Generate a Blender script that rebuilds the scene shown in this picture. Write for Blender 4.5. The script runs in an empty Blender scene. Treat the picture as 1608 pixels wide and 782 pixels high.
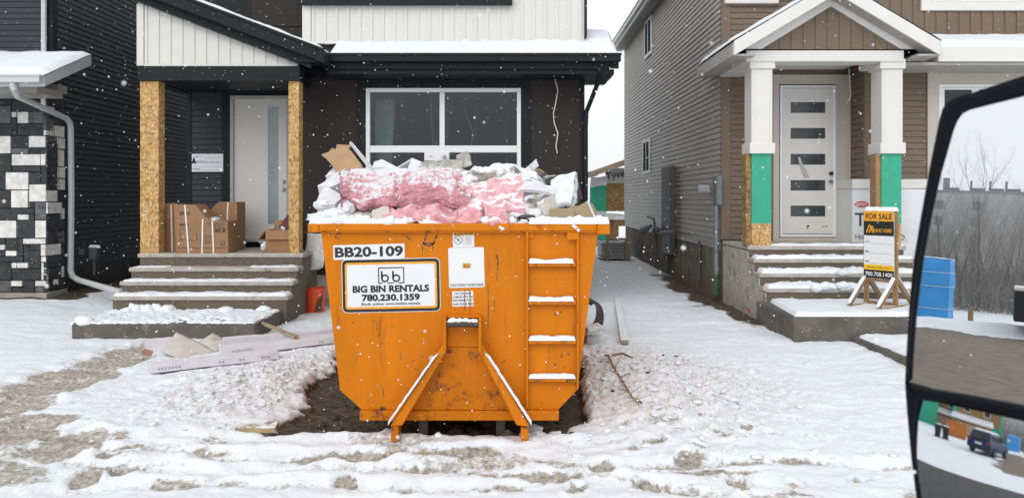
import bpy, bmesh, math, random
import numpy as np
from mathutils import Vector, Matrix, noise as mnoise
R = math.radians
S = bpy.context.scene
COL = S.collection

# ------------------------------------------------------------------ camera
F, CX, HY, H = 1170.0, 804.0, 311.0, 1.95     # focal length in photo pixels, principal column, horizon row, eye height
cd = bpy.data.cameras.new('camera'); cam = bpy.data.objects.new('camera', cd); COL.objects.link(cam)
cam.location = (0, 0, H); cam.rotation_euler = (R(90), 0, 0)
cd.sensor_width = 36; cd.lens = 36 * F / 1608; cd.shift_y = -(391 - HY) / 1608
cd.clip_start = 0.05; cd.clip_end = 2000
cd.dof.use_dof = True; cd.dof.focus_distance = 8.0; cd.dof.aperture_fstop = 7.0
S.camera = cam

# ------------------------------------------------------------------ sky, sun, exposure
W = bpy.data.worlds.new('World'); S.world = W; W.use_nodes = True
nt = W.node_tree; nt.nodes.clear()
sky = nt.nodes.new('ShaderNodeTexSky'); sky.sky_type = 'NISHITA'; sky.sun_disc = False
sky.sun_elevation = R(38); sky.sun_rotation = R(200); sky.air_density = 1.0; sky.dust_density = 6.0; sky.ozone_density = 1.0
hsv = nt.nodes.new('ShaderNodeHueSaturation'); hsv.inputs['Saturation'].default_value = 0.12
mxw = nt.nodes.new('ShaderNodeMix'); mxw.data_type = 'RGBA'; mxw.inputs['Factor'].default_value = 0.72
mxw.inputs['B'].default_value = (11.0, 11.15, 11.4, 1)                     # even cloud cover
bg = nt.nodes.new('ShaderNodeBackground'); bg.inputs['Strength'].default_value = 0.10
wo = nt.nodes.new('ShaderNodeOutputWorld')
nt.links.new(sky.outputs['Color'], hsv.inputs['Color']); nt.links.new(hsv.outputs['Color'], mxw.inputs['A'])
nt.links.new(mxw.outputs['Result'], bg.inputs['Color']); nt.links.new(bg.outputs['Background'], wo.inputs['Surface'])
sd = bpy.data.lights.new('sun', 'SUN'); sd.energy = 0.55; sd.angle = R(40); sd.color = (1, 0.98, 0.95)
sun = bpy.data.objects.new('sun', sd); COL.objects.link(sun)
sun.rotation_euler = (R(52), 0, R(-20))
S.view_settings.view_transform = 'Standard'; S.view_settings.look = 'None'
S.view_settings.exposure = 0.21; S.view_settings.gamma = 1; S.view_settings.use_curve_mapping = False

# ------------------------------------------------------------------ measuring helpers: a photo pixel at a known distance -> metres
def gx(x, D): return (x - CX) * D / F
def gz(y, D): return H - (y - HY) * D / F
def P(x, y, D): return Vector((gx(x, D), D, gz(y, D)))

# ------------------------------------------------------------------ materials
MATS = {}
def M(name, col, rough=0.6, var=0.15, scale=6, bump=0.0, bscale=60, metal=0.0, snow=0.0, spec=0.5, stretch=(1, 1, 1), dirt=None, dirt_amt=0.5, dirt_scale=3, snow_scale=14):
    if name in MATS: return MATS[name]
    m = bpy.data.materials.new(name); m.use_nodes = True; MATS[name] = m
    t = m.node_tree; n = t.nodes; L = t.links; b = n['Principled BSDF']
    b.inputs['Roughness'].default_value = rough; b.inputs['Metallic'].default_value = metal
    b.inputs['Specular IOR Level'].default_value = spec
    tc = n.new('ShaderNodeTexCoord'); mp = n.new('ShaderNodeMapping'); mp.inputs['Scale'].default_value = stretch
    L.new(tc.outputs['Object'], mp.inputs['Vector'])
    nz = n.new('ShaderNodeTexNoise'); nz.inputs['Scale'].default_value = scale; nz.inputs['Detail'].default_value = 6; nz.inputs['Roughness'].default_value = 0.6
    L.new(mp.outputs['Vector'], nz.inputs['Vector'])
    mr = n.new('ShaderNodeMapRange'); mr.inputs['From Min'].default_value = 0.3; mr.inputs['From Max'].default_value = 0.7
    L.new(nz.outputs['Fac'], mr.inputs['Value'])
    mx = n.new('ShaderNodeMix'); mx.data_type = 'RGBA'
    c = col
    mx.inputs['A'].default_value = (c[0] * (1 - var), c[1] * (1 - var), c[2] * (1 - var), 1)
    mx.inputs['B'].default_value = (min(1, c[0] * (1 + var)), min(1, c[1] * (1 + var)), min(1, c[2] * (1 + var)), 1)
    L.new(mr.outputs['Result'], mx.inputs['Factor'])
    out = mx.outputs['Result']
    if dirt:
        n2 = n.new('ShaderNodeTexNoise'); n2.inputs['Scale'].default_value = dirt_scale; n2.inputs['Detail'].default_value = 9; n2.inputs['Roughness'].default_value = 0.7
        L.new(mp.outputs['Vector'], n2.inputs['Vector'])
        r2 = n.new('ShaderNodeMapRange'); r2.inputs['From Min'].default_value = 0.66 - 0.25 * dirt_amt; r2.inputs['From Max'].default_value = 0.76 - 0.2 * dirt_amt
        L.new(n2.outputs['Fac'], r2.inputs['Value'])
        m2 = n.new('ShaderNodeMix'); m2.data_type = 'RGBA'; m2.inputs['B'].default_value = (*dirt, 1)
        L.new(r2.outputs['Result'], m2.inputs['Factor']); L.new(out, m2.inputs['A']); out = m2.outputs['Result']
    if snow > 0:
        ge = n.new('ShaderNodeNewGeometry'); sx = n.new('ShaderNodeSeparateXYZ'); L.new(ge.outputs['Normal'], sx.inputs['Vector'])
        n3 = n.new('ShaderNodeTexNoise'); n3.inputs['Scale'].default_value = snow_scale; n3.inputs['Detail'].default_value = 7; n3.inputs['Roughness'].default_value = 0.65
        L.new(tc.outputs['Object'], n3.inputs['Vector'])
        a = n.new('ShaderNodeMath'); a.operation = 'MULTIPLY_ADD'; a.inputs[1].default_value = 1.6
        L.new(n3.outputs['Fac'], a.inputs[0]); L.new(sx.outputs['Z'], a.inputs[2])
        r3 = n.new('ShaderNodeMapRange'); r3.inputs['From Min'].default_value = 1.75 - snow; r3.inputs['From Max'].default_value = 2.0 - snow
        L.new(a.outputs['Value'], r3.inputs['Value'])
        m3 = n.new('ShaderNodeMix'); m3.data_type = 'RGBA'; m3.inputs['B'].default_value = (0.80, 0.825, 0.86, 1)
        L.new(r3.outputs['Result'], m3.inputs['Factor']); L.new(out, m3.inputs['A']); out = m3.outputs['Result']
    L.new(out, b.inputs['Base Color'])
    if bump > 0:
        n4 = n.new('ShaderNodeTexNoise'); n4.inputs['Scale'].default_value = bscale; n4.inputs['Detail'].default_value = 5
        L.new(mp.outputs['Vector'], n4.inputs['Vector'])
        bp = n.new('ShaderNodeBump'); bp.inputs['Strength'].default_value = bump; bp.inputs['Distance'].default_value = 0.02
        L.new(n4.outputs['Fac'], bp.inputs['Height']); L.new(bp.outputs['Normal'], b.inputs['Normal'])
    return m

def osb_material(name, tint=1.0):
    m = bpy.data.materials.new(name); m.use_nodes = True; MATS[name] = m
    t = m.node_tree; n = t.nodes; L = t.links; b = n['Principled BSDF']; b.inputs['Roughness'].default_value = 0.75; b.inputs['Specular IOR Level'].default_value = 0.25
    tc = n.new('ShaderNodeTexCoord')
    cols = []
    for k, (rot, sc) in enumerate([((0.35, 0.9, 0.2), (14, 14, 55)), ((-0.5, -0.7, 0.4), (55, 20, 18))]):
        mp = n.new('ShaderNodeMapping'); mp.inputs['Rotation'].default_value = rot; mp.inputs['Scale'].default_value = sc
        nz = n.new('ShaderNodeTexNoise'); nz.inputs['Scale'].default_value = 12; L.new(tc.outputs['Object'], nz.inputs['Vector'])
        ad = n.new('ShaderNodeMix'); ad.data_type = 'RGBA'; ad.blend_type = 'ADD'; ad.inputs['Factor'].default_value = 0.06
        L.new(tc.outputs['Object'], ad.inputs['A']); L.new(nz.outputs['Color'], ad.inputs['B']); L.new(ad.outputs['Result'], mp.inputs['Vector'])
        v = n.new('ShaderNodeTexVoronoi'); v.inputs['Scale'].default_value = 1.0; L.new(mp.outputs['Vector'], v.inputs['Vector'])
        cr = n.new('ShaderNodeValToRGB'); e = cr.color_ramp.elements
        e[0].position = 0.0; e[0].color = (0.34 * tint, 0.185 * tint, 0.07 * tint, 1); e[1].position = 1.0; e[1].color = (0.78 * tint, 0.53 * tint, 0.25 * tint, 1)
        q = e.new(0.45); q.color = (0.60 * tint, 0.36 * tint, 0.135 * tint, 1)
        sp = n.new('ShaderNodeSeparateColor'); L.new(v.outputs['Color'], sp.inputs['Color']); L.new(sp.outputs[k], cr.inputs['Fac']); cols.append((cr, sp))
    mx = n.new('ShaderNodeMix'); mx.data_type = 'RGBA'
    st = n.new('ShaderNodeMath'); st.operation = 'GREATER_THAN'; st.inputs[1].default_value = 0.45; L.new(cols[1][1].outputs[0], st.inputs[0])
    L.new(st.outputs['Value'], mx.inputs['Factor']); L.new(cols[0][0].outputs['Color'], mx.inputs['A']); L.new(cols[1][0].outputs['Color'], mx.inputs['B'])
    L.new(mx.outputs['Result'], b.inputs['Base Color'])
    bp = n.new('ShaderNodeBump'); bp.inputs['Strength'].default_value = 0.25; bp.inputs['Distance'].default_value = 0.005
    L.new(cols[0][1].outputs[1], bp.inputs['Height']); L.new(bp.outputs['Normal'], b.inputs['Normal'])
    return m

def glass_material(name, tint=(0.75, 0.8, 0.8), clear=0.85):
    m = bpy.data.materials.new(name); m.use_nodes = True; MATS[name] = m
    t = m.node_tree; n = t.nodes; L = t.links; n.remove(n['Principled BSDF'])
    tr = n.new('ShaderNodeBsdfTransparent'); tr.inputs['Color'].default_value = (*tint, 1)
    gl = n.new('ShaderNodeBsdfGlossy'); gl.inputs['Roughness'].default_value = 0.02; gl.inputs['Color'].default_value = (0.9, 0.93, 0.95, 1)
    fr = n.new('ShaderNodeFresnel'); fr.inputs['IOR'].default_value = 1.45
    mx = n.new('ShaderNodeMixShader'); L.new(fr.outputs['Fac'], mx.inputs['Fac']); L.new(tr.outputs['BSDF'], mx.inputs[1]); L.new(gl.outputs['BSDF'], mx.inputs[2])
    L.new(mx.outputs['Shader'], n['Material Output'].inputs['Surface'])
    return m

snow_m = M('snow', (0.785, 0.825, 0.87), rough=0.55, var=0.03, scale=3, bump=0.35, bscale=45, spec=0.3)
rubble_snow = M('trampled_snow', (0.76, 0.78, 0.81), rough=0.6, var=0.05, scale=9, bump=0.5, bscale=30, spec=0.3)
orange = M('orange_paint', (0.60, 0.178, 0.0012), rough=0.45, spec=0.2, var=0.10, scale=2.2, bump=0.08, bscale=9, stretch=(2.2, 2.2, 0.5), dirt=(0.38, 0.11, 0.006), dirt_amt=0.36, dirt_scale=4)
orange_worn = M('worn_orange_paint', (0.55, 0.160, 0.0015), rough=0.5, spec=0.2, var=0.14, scale=5, bump=0.08, bscale=20, dirt=(0.07, 0.04, 0.025), dirt_amt=0.5, dirt_scale=9)
bare_steel = M('scraped_steel', (0.055, 0.045, 0.04), rough=0.6, var=0.4, scale=60)
blk_side = M('charcoal_siding', (0.042, 0.046, 0.053), rough=0.5, spec=0.15, var=0.08, scale=2, bump=0.05, bscale=90)
blk_panel = M('black_brown_panel', (0.033, 0.029, 0.0275), rough=0.7, spec=0.2, var=0.06, scale=2, bump=0.06, bscale=120)
blk_trim = M('black_trim', (0.016, 0.0175, 0.0205), rough=0.5, spec=0.15, var=0.1, scale=3)
white_batten = M('white_batten_cladding', (0.66, 0.655, 0.62), rough=0.55, var=0.03, scale=2)
white_trim = M('white_trim', (0.70, 0.69, 0.66), rough=0.5, var=0.04, scale=2, bump=0.04, bscale=80)
beige_trim = M('beige_trim', (0.50, 0.455, 0.40), rough=0.55, var=0.04, scale=2)
brown_side = M('brown_siding', (0.165, 0.118, 0.083), rough=0.55, var=0.07, scale=2, bump=0.05, bscale=90)
grey_side = M('sheen_paled_grey_brown_siding', (0.31, 0.288, 0.265), rough=0.38, var=0.08, scale=1.5, bump=0.05, bscale=90)  # base colour lightened to carry the sheen seen at a glancing angle
concrete = M('concrete', (0.41, 0.385, 0.345), rough=0.85, var=0.18, scale=5, bump=0.25, bscale=70, dirt=(0.17, 0.15, 0.125), dirt_amt=0.4, dirt_scale=4)
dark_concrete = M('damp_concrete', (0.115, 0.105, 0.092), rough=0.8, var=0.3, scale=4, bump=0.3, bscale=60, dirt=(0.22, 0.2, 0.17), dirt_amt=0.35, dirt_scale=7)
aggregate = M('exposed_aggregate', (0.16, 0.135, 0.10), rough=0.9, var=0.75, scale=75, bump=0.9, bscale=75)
osb = osb_material('strand_board', 0.86); osb_dull = osb_material('weathered_strand_board', 0.5)
wood = M('weathered_lumber', (0.26, 0.165, 0.085), rough=0.8, var=0.3, scale=7, stretch=(6, 6, 1), bump=0.2, bscale=30, snow=0.18)
post_wood = M('rough_lumber', (0.34, 0.205, 0.10), rough=0.8, var=0.3, scale=9, stretch=(8, 8, 1), bump=0.2, bscale=30)
green = M('green_sheathing', (0.035, 0.36, 0.225), rough=0.65, var=0.08, scale=9, bump=0.05)
door_grey = M('grey_door_paint', (0.56, 0.555, 0.535), rough=0.4, var=0.03, scale=2)
door_white = M('white_door_paint', (0.66, 0.645, 0.63), rough=0.4, var=0.03, scale=2)
frosted = M('frosted_glass', (0.24, 0.31, 0.31), rough=0.18, var=0.12, scale=3)
dark_lite = M('dark_door_glass', (0.055, 0.065, 0.07), rough=0.12, var=0.35, scale=4)
dark_glass = M('dark_window_glass', (0.02, 0.024, 0.026), rough=0.05, var=0.5, scale=2)
win_glass = glass_material('window_glass')
vinyl = M('white_vinyl', (0.78, 0.79, 0.79), rough=0.35, var=0.02)
carton = M('brown_cardboard', (0.30, 0.165, 0.082), rough=0.8, var=0.1, scale=3, bump=0.05, bscale=50)
carton_lt = M('pale_cardboard', (0.42, 0.27, 0.15), rough=0.8, var=0.1, scale=4, bump=0.05, bscale=50, snow=-0.12)
carton_grey = M('greyish_cardboard', (0.33, 0.25, 0.155), rough=0.8, var=0.08, scale=4, bump=0.05, bscale=50)
carton_wh = M('white_cardboard', (0.66, 0.66, 0.68), rough=0.7, var=0.06, scale=5, bump=0.1, bscale=20, snow=0.1)
carton_lav = M('lilac_white_cardboard', (0.66, 0.65, 0.685), rough=0.7, var=0.06, scale=4, bump=0.1, bscale=20, snow=-0.1)
drywall = M('torn_drywall', (0.55, 0.52, 0.47), rough=0.9, var=0.12, scale=5, bump=0.3, bscale=20, dirt=(0.38, 0.33, 0.27), dirt_amt=0.4, snow=-0.1)
paper = M('crumpled_paper_wrap', (0.46, 0.45, 0.42), rough=0.7, var=0.4, scale=8, bump=0.6, bscale=16, snow=-0.05)
pink = M('pink_insulation', (0.69, 0.345, 0.385), rough=0.95, var=0.3, scale=20, bump=1.0, bscale=36, stretch=(1, 1, 3.2), snow=0.22, snow_scale=13, spec=0.1)
pink_pale = M('pale_pink_insulation', (0.74, 0.43, 0.455), rough=0.95, var=0.25, scale=14, bump=0.9, bscale=24, snow=0.40, snow_scale=13, spec=0.1)
poly = M('grey_plastic_sheet', (0.40, 0.395, 0.37), rough=0.3, var=0.3, scale=7, bump=0.6, bscale=16, snow=-0.3)
foil = M('silver_foil', (0.55, 0.56, 0.57), rough=0.28, var=0.25, scale=12, bump=0.6, bscale=18, metal=0.7)
white_bag = M('white_plastic_bag', (0.74, 0.78, 0.79), rough=0.35, var=0.06, scale=6, bump=0.25, bscale=10)
black_pl = M('black_plastic', (0.015, 0.015, 0.017), rough=0.45, var=0.2)
mirror_black = M('mirror_housing_plastic', (0.004, 0.005, 0.008), rough=0.45, spec=0.12, var=0.15)
ink = M('black_ink', (0.012, 0.012, 0.014), rough=0.5, var=0.05)
faint_ink = M('printed_brown_ink', (0.085, 0.05, 0.03), rough=0.8, var=0.1)
grey_ink = M('grey_ink', (0.25, 0.25, 0.27), rough=0.7, var=0.1)
sign_white = M('white_vinyl_decal', (0.74, 0.76, 0.78), rough=0.35, var=0.02)
sign_amber = M('amber_vinyl_decal', (0.78, 0.36, 0.03), rough=0.35, var=0.06)
sign_yel = M('yellow_vinyl_decal', (0.85, 0.50, 0.03), rough=0.35, var=0.05)
red_ink = M('red_ink', (0.60, 0.05, 0.06), rough=0.6, var=0.1)
blue_ink = M('dark_blue_ink', (0.03, 0.04, 0.07), rough=0.6, var=0.1)
wrapm = M('white_house_wrap', (0.70, 0.71, 0.73), rough=0.5, var=0.05, scale=3, bump=0.3, bscale=6)
bucket_m = M('orange_red_plastic', (0.72, 0.085, 0.025), rough=0.35, var=0.1, scale=5)
pipe_grey = M('grey_metal_paint', (0.085, 0.083, 0.086), rough=0.5, var=0.12, scale=4)
galv = M('galvanised_pipe', (0.20, 0.22, 0.24), rough=0.45, var=0.15, metal=0.4)
gutter_wh = M('white_gutter_paint', (0.56, 0.57, 0.575), rough=0.4, var=0.06, scale=2)
soffit_g = M('grey_soffit', (0.40, 0.385, 0.365), rough=0.6, var=0.06)
stone_d = M('dark_ledgestone', (0.042, 0.043, 0.047), rough=0.85, var=0.5, scale=7, bump=1.0, bscale=14)
stone_m = M('grey_ledgestone', (0.12, 0.12, 0.122), rough=0.85, var=0.45, scale=7, bump=1.0, bscale=14)
stone_w = M('white_ledgestone', (0.72, 0.71, 0.69), rough=0.8, var=0.25, scale=7, bump=0.9, bscale=14, dirt=(.35,.34,.32), dirt_amt=.35, dirt_scale=9)
mortar = M('black_mortar', (0.016, 0.016, 0.017), rough=0.9, var=0.3, scale=20)
chrome = M('satin_nickel', (0.35, 0.34, 0.33), rough=0.3, var=0.05, metal=0.9)
cement_black = M('tarred_foundation', (0.035, 0.034, 0.033), rough=0.8, var=0.4, scale=5, bump=0.2)

# ------------------------------------------------------------------ objects
WLOC = {}
class MB:
    def __init__(s): s.v = []; s.f = []; s.m = []; s.mi = 0
    def add(s, vs, fs):
        o = len(s.v); s.v += [tuple(q) for q in vs]; s.f += [tuple(i + o for i in f) for f in fs]; s.m += [s.mi] * len(fs); return s
    def box(s, x0, x1, y0, y1, z0, z1):
        return s.add([(x0,y0,z0),(x1,y0,z0),(x1,y1,z0),(x0,y1,z0),(x0,y0,z1),(x1,y0,z1),(x1,y1,z1),(x0,y1,z1)],
                     [(0,3,2,1),(4,5,6,7),(0,1,5,4),(1,2,6,5),(2,3,7,6),(3,0,4,7)])
    def obox(s, c, size, rot=(0, 0, 0)):
        m = Matrix.Translation(c) @ (rot if isinstance(rot, Matrix) else Matrix.Rotation(rot[2], 4, 'Z') @ Matrix.Rotation(rot[1], 4, 'Y') @ Matrix.Rotation(rot[0], 4, 'X'))
        a, b, d = size[0] / 2, size[1] / 2, size[2] / 2
        vs = [m @ Vector(q) for q in [(-a,-b,-d),(a,-b,-d),(a,b,-d),(-a,b,-d),(-a,-b,d),(a,-b,d),(a,b,d),(-a,b,d)]]
        return s.add(vs, [(0,3,2,1),(4,5,6,7),(0,1,5,4),(1,2,6,5),(2,3,7,6),(3,0,4,7)])
    def beam(s, p, q, w, h, up=(0, 0, 1)):
        p = Vector(p); q = Vector(q); d = (q - p).normalized(); u = Vector(up); sd = d.cross(u)
        if sd.length < 1e-4: sd = d.cross(Vector((0, 1, 0)))
        sd.normalize(); u = sd.cross(d).normalized(); a = sd * (w / 2); b = u * (h / 2)
        vs = [p-a-b, p+a-b, p+a+b, p-a+b, q-a-b, q+a-b, q+a+b, q-a+b]
        return s.add(vs, [(0,1,2,3),(7,6,5,4),(0,4,5,1),(1,5,6,2),(2,6,7,3),(3,7,4,0)])
    def prism(s, pts, y0, y1, axis='y'):
        n = len(pts)
        f3 = {'y': lambda a, b, c: (a, c, b), 'x': lambda a, b, c: (c, a, b), 'z': lambda a, b, c: (a, b, c)}[axis]
        vs = [f3(a, b, y0) for a, b in pts] + [f3(a, b, y1) for a, b in pts]
        fs = [tuple(range(n)), tuple(range(2*n-1, n-1, -1))] + [(i, i+n, (i+1) % n + n, (i+1) % n) for i in range(n)]
        return s.add(vs, fs)
    def tube(s, pts, r, n=8, cap=True):
        pts = [Vector(p) for p in pts]; rs = r if isinstance(r, (list, tuple)) else [r] * len(pts)
        vs = []; u = None
        for i, p in enumerate(pts):
            d = (pts[min(i+1, len(pts)-1)] - pts[max(i-1, 0)]).normalized()
            if u is None: u = d.cross(Vector((0.3, 0.2, 1)) if abs(d.z) < 0.9 else Vector((1, 0, 0))).normalized()
            else: u = (u - d * u.dot(d)).normalized()
            w = d.cross(u)
            for k in range(n):
                a = 2 * math.pi * k / n; vs.append(p + (u * math.cos(a) + w * math.sin(a)) * rs[i])
        fs = [(i*n+k, i*n+(k+1) % n, (i+1)*n+(k+1) % n, (i+1)*n+k) for i in range(len(pts)-1) for k in range(n)]
        if cap: fs += [tuple(range(n-1, -1, -1)), tuple((len(pts)-1)*n+k for k in range(n))]
        return s.add(vs, fs)
    def lathe(s, c, prof, n=24):
        vs = [(c[0] + r*math.cos(2*math.pi*k/n), c[1] + r*math.sin(2*math.pi*k/n), c[2] + z) for r, z in prof for k in range(n)]
        fs = [(i*n+k, i*n+(k+1) % n, (i+1)*n+(k+1) % n, (i+1)*n+k) for i in range(len(prof)-1) for k in range(n)]
        return s.add(vs, fs)
    def each(s, name, mats, parent, **kw):
        """one object per loose piece"""
        up = list(range(len(s.v)))
        def find(i):
            while up[i] != i: up[i] = up[up[i]]; i = up[i]
            return i
        for f in s.f:
            for i in f[1:]: up[find(i)] = find(f[0])
        groups = {}
        for f in s.f: groups.setdefault(find(f[0]), []).append(f)
        r = []
        for fs in groups.values():
            ids = sorted({i for f in fs for i in f}); m = {i: k for k, i in enumerate(ids)}; b = MB(); b.add([s.v[i] for i in ids], [tuple(m[i] for i in f) for f in fs]); r.append(b.build(name, mats, parent, **kw))
        return r
    def build(s, name, mats, parent=None, bevel=0, smooth=False, loc=None):
        if not isinstance(mats, (list, tuple)): mats = [mats]
        me = bpy.data.meshes.new(name)
        if parent is not None: off = WLOC[parent.name]
        elif loc is not None: off = Vector(loc)
        else:
            xs = np.array(s.v); off = Vector(((xs[:,0].min()+xs[:,0].max())/2, (xs[:,1].min()+xs[:,1].max())/2, xs[:,2].min()))
        me.from_pydata([(v[0]-off[0], v[1]-off[1], v[2]-off[2]) for v in s.v], [], s.f)
        for q in mats: me.materials.append(q)
        if any(s.m): me.polygons.foreach_set('material_index', s.m)
        bm = bmesh.new(); bm.from_mesh(me); bmesh.ops.recalc_face_normals(bm, faces=bm.faces)
        if bevel: bmesh.ops.bevel(bm, geom=bm.edges[:], offset=bevel, segments=1, affect='EDGES', clamp_overlap=True)
        bm.to_mesh(me); bm.free()
        if smooth: me.polygons.foreach_set('use_smooth', [True] * len(me.polygons))
        o = bpy.data.objects.new(name, me); COL.objects.link(o)
        if parent is not None: o.parent = parent; WLOC[o.name] = Vector(off)
        else: o.location = off; WLOC[o.name] = Vector(off)
        return o

def tag(o, label, cat, group=None, kind=None):
    if label: o['label'] = label
    if cat: o['category'] = cat
    if group: o['group'] = group
    if kind: o['kind'] = kind
    return o
def thing(name, loc, label, cat, group=None):
    o = bpy.data.objects.new(name, None); COL.objects.link(o); o.location = loc; o.empty_display_size = 0.2
    WLOC[o.name] = Vector(loc); return tag(o, label, cat, group)

# ------------------------------------------------------------------ noise on arrays
def vnoise(x, y, seed=0):
    xi = np.floor(x).astype(np.int64); yi = np.floor(y).astype(np.int64); fx = x - xi; fy = y - yi
    fx = fx*fx*(3-2*fx); fy = fy*fy*(3-2*fy)
    def h(a, b):
        n = (a * 374761393 + b * 668265263 + seed * 974634777) & 0xffffffff
        n = ((n ^ (n >> 13)) * 1274126177) & 0xffffffff
        return ((n ^ (n >> 16)) & 0xffff) / 65535.0
    return (h(xi, yi)*(1-fx) + h(xi+1, yi)*fx)*(1-fy) + (h(xi, yi+1)*(1-fx) + h(xi+1, yi+1)*fx)*fy
def fbm(x, y, o=4, seed=0, g=0.5):
    r = 0; a = 1; t = 0
    for k in range(o): r = r + a * vnoise(x, y, seed + k * 17); t += a; a *= g; x = x * 2.03 + 11.3; y = y * 2.03 + 5.7
    return r / t
def sstep(a, b, x): t = np.clip((x - a) / (b - a), 0, 1); return t*t*(3-2*t)

# ------------------------------------------------------------------ surfaces
srnd = random.Random(2)
def siding(mb, a0, a1, z0, z1, plane, face, rev=0.105, out=0.024):
    """lap siding between a0..a1 on plane; face: '-y', '+x', '-x' tells which way it looks"""
    def pt(a, z, o):
        if face == '-y': return (a, plane - o, z)
        return (plane + (o if face == '+x' else -o), a, z)
    z = z0
    while z < z1 - 0.005:
        t = min(z + rev, z1)
        g = min(0.013, (t - z) * 0.3)                                  # shadow gap under the next course
        cuts = [a0]; c = a0 + srnd.uniform(0.5, 3.7)
        while c < a1 - 0.3: cuts.append(c); c += 3.7
        cuts.append(a1)
        for k in range(len(cuts) - 1):                                 # boards butt and overlap at staggered joints
            b0, b1 = cuts[k], cuts[k+1] - (0.004 if k < len(cuts) - 2 else 0); o = out * srnd.uniform(0.86, 1.0); o0, o1 = o, o * srnd.uniform(0.93, 1.03); dz = srnd.uniform(-0.0015, 0.0015)
            mb.add([pt(b0,z,0.0015), pt(b1,z,0.0015), pt(b0,z+dz,o0), pt(b1,z-dz,o1), pt(b0,t-g,o0*0.42), pt(b1,t-g,o1*0.42), pt(b0,t-g,0.0015), pt(b1,t-g,0.0015), pt(b0,t,0.0015), pt(b1,t,0.0015)], [(0,1,3,2), (2,3,5,4), (4,5,7,6), (6,7,9,8)])
        z = t
def battens(mb, x0, x1, zf0, zf1, y, step=0.2, w=0.05, t=0.02):
    x = x0 + step * 0.6
    while x < x1 - w:
        mb.add(*boxdata(x - w/2, x + w/2, y - t, y, zf0(x), min(zf1(x - w/2), zf1(x + w/2)))); x += step
def boxdata(x0, x1, y0, y1, z0, z1):
    return ([(x0,y0,z0),(x1,y0,z0),(x1,y1,z0),(x0,y1,z0),(x0,y0,z1),(x1,y0,z1),(x1,y1,z1),(x0,y1,z1)],
            [(0,3,2,1),(4,5,6,7),(0,1,5,4),(1,2,6,5),(2,3,7,6),(3,0,4,7)])
def snow_on(mb, p00, p10, p11, p01, t, nx=24, ny=6, seed=1, edge=0.3, rough=0.35, freq=6, ragged=0.0):
    """a blanket of snow t thick lying on the quad; blunt rounded edges, uneven top"""
    p00, p10, p11, p01 = map(Vector, (p00, p10, p11, p01)); vs = []
    for j in range(ny + 1):
        for i in range(nx + 1):
            u = i / nx; v = j / ny
            q = (p00*(1-u) + p10*u)*(1-v) + (p01*(1-u) + p11*u)*v
            e = min(1, min(u, 1-u)*nx/1.2)*min(1, min(v, 1-v)*ny/1.2)
            n = mnoise.noise(Vector((q.x*freq + seed*7.1, q.y*freq, q.z*freq + seed)))
            n2 = mnoise.noise(Vector((q.x*freq*3 + seed*3.3, q.y*freq*3, q.z*freq)))
            hgt = t * (e ** edge) * max(0.05, 1 + rough*n + rough*0.6*n2) if e > 0 else -0.004
            if ragged: hgt = hgt - ragged * max(0, n2 * 0.8 + n * 0.8)
            vs.append((q.x, q.y - (0.006*n2 if 0 < i < nx else 0), q.z + hgt))
    w = nx + 1
    mb.add(vs, [(j*w+i, j*w+i+1, (j+1)*w+i+1, (j+1)*w+i) for j in range(ny) for i in range(nx)])
def panel(mb, c, thick=0.02, n=(8, 8), amp=0.0, freq=5, seed=0, bend=0.0, t_dir=None):
    """a sheet with corners c[0..3] (in order), bent and crumpled, with real thickness"""
    c = [Vector(q) for q in c]; nu, nv = n
    nor = (c[1]-c[0]).cross(c[3]-c[0]).normalized() if t_dir is None else Vector(t_dir)
    top = []; bot = []
    for j in range(nv+1):
        for i in range(nu+1):
            u = i/nu; v = j/nv
            q = (c[0]*(1-u) + c[1]*u)*(1-v) + (c[3]*(1-u) + c[2]*u)*v
            d = amp*(mnoise.noise(q*freq + Vector((seed*3.7, seed, 0))) + 0.5*mnoise.noise(q*freq*2.3 + Vector((0, seed*5.1, seed)))) + bend*math.sin(math.pi*u)*math.sin(math.pi*(0.15+0.7*v))
            w = Vector((mnoise.noise(q*freq + Vector((9+seed, 0, 0))), mnoise.noise(q*freq + Vector((0, 9+seed, 0))), mnoise.noise(q*freq+Vector((0, 0, 9+seed)))))*amp*0.6
            top.append(q + nor*(d + thick/2) + w); bot.append(q + nor*(d - thick/2) + w)
    w = nu+1; o = len(top); fs = []
    for j in range(nv):
        for i in range(nu):
            a = (j*w+i, j*w+i+1, (j+1)*w+i+1, (j+1)*w+i); fs.append(a); fs.append(tuple(q+o for q in reversed(a)))
    rim = [i for i in range(nu)] + [j*w+nu for j in range(nv)] + [nv*w+i for i in range(nu, 0, -1)] + [j*w for j in range(nv, 0, -1)]
    for k in range(len(rim)):
        a = rim[k]; b = rim[(k+1) % len(rim)]; fs.append((b, a, a+o, b+o))
    return mb.add(top + bot, fs)
def lump(mb, c, rad, amp=0.25, seed=0, sub=3, freq=1.6, flat=None):
    bm = bmesh.new(); bmesh.ops.create_icosphere(bm, subdivisions=sub, radius=1.0)
    vs = []
    for v in bm.verts:
        d = v.co.normalized(); k = 1 + amp*(mnoise.noise(d*freq + Vector((seed*4.1, seed*1.7, 0))) + 0.6*mnoise.noise(d*freq*2.7 + Vector((0, seed*2.9, seed))))
        z = d.z*k*rad[2]
        if flat is not None: z = max(z, flat)
        vs.append((c[0] + d.x*k*rad[0], c[1] + d.y*k*rad[1], c[2] + z))
    fs = [tuple(v.index for v in f.verts) for f in bm.faces]; bm.free()
    return mb.add(vs, fs)
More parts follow.
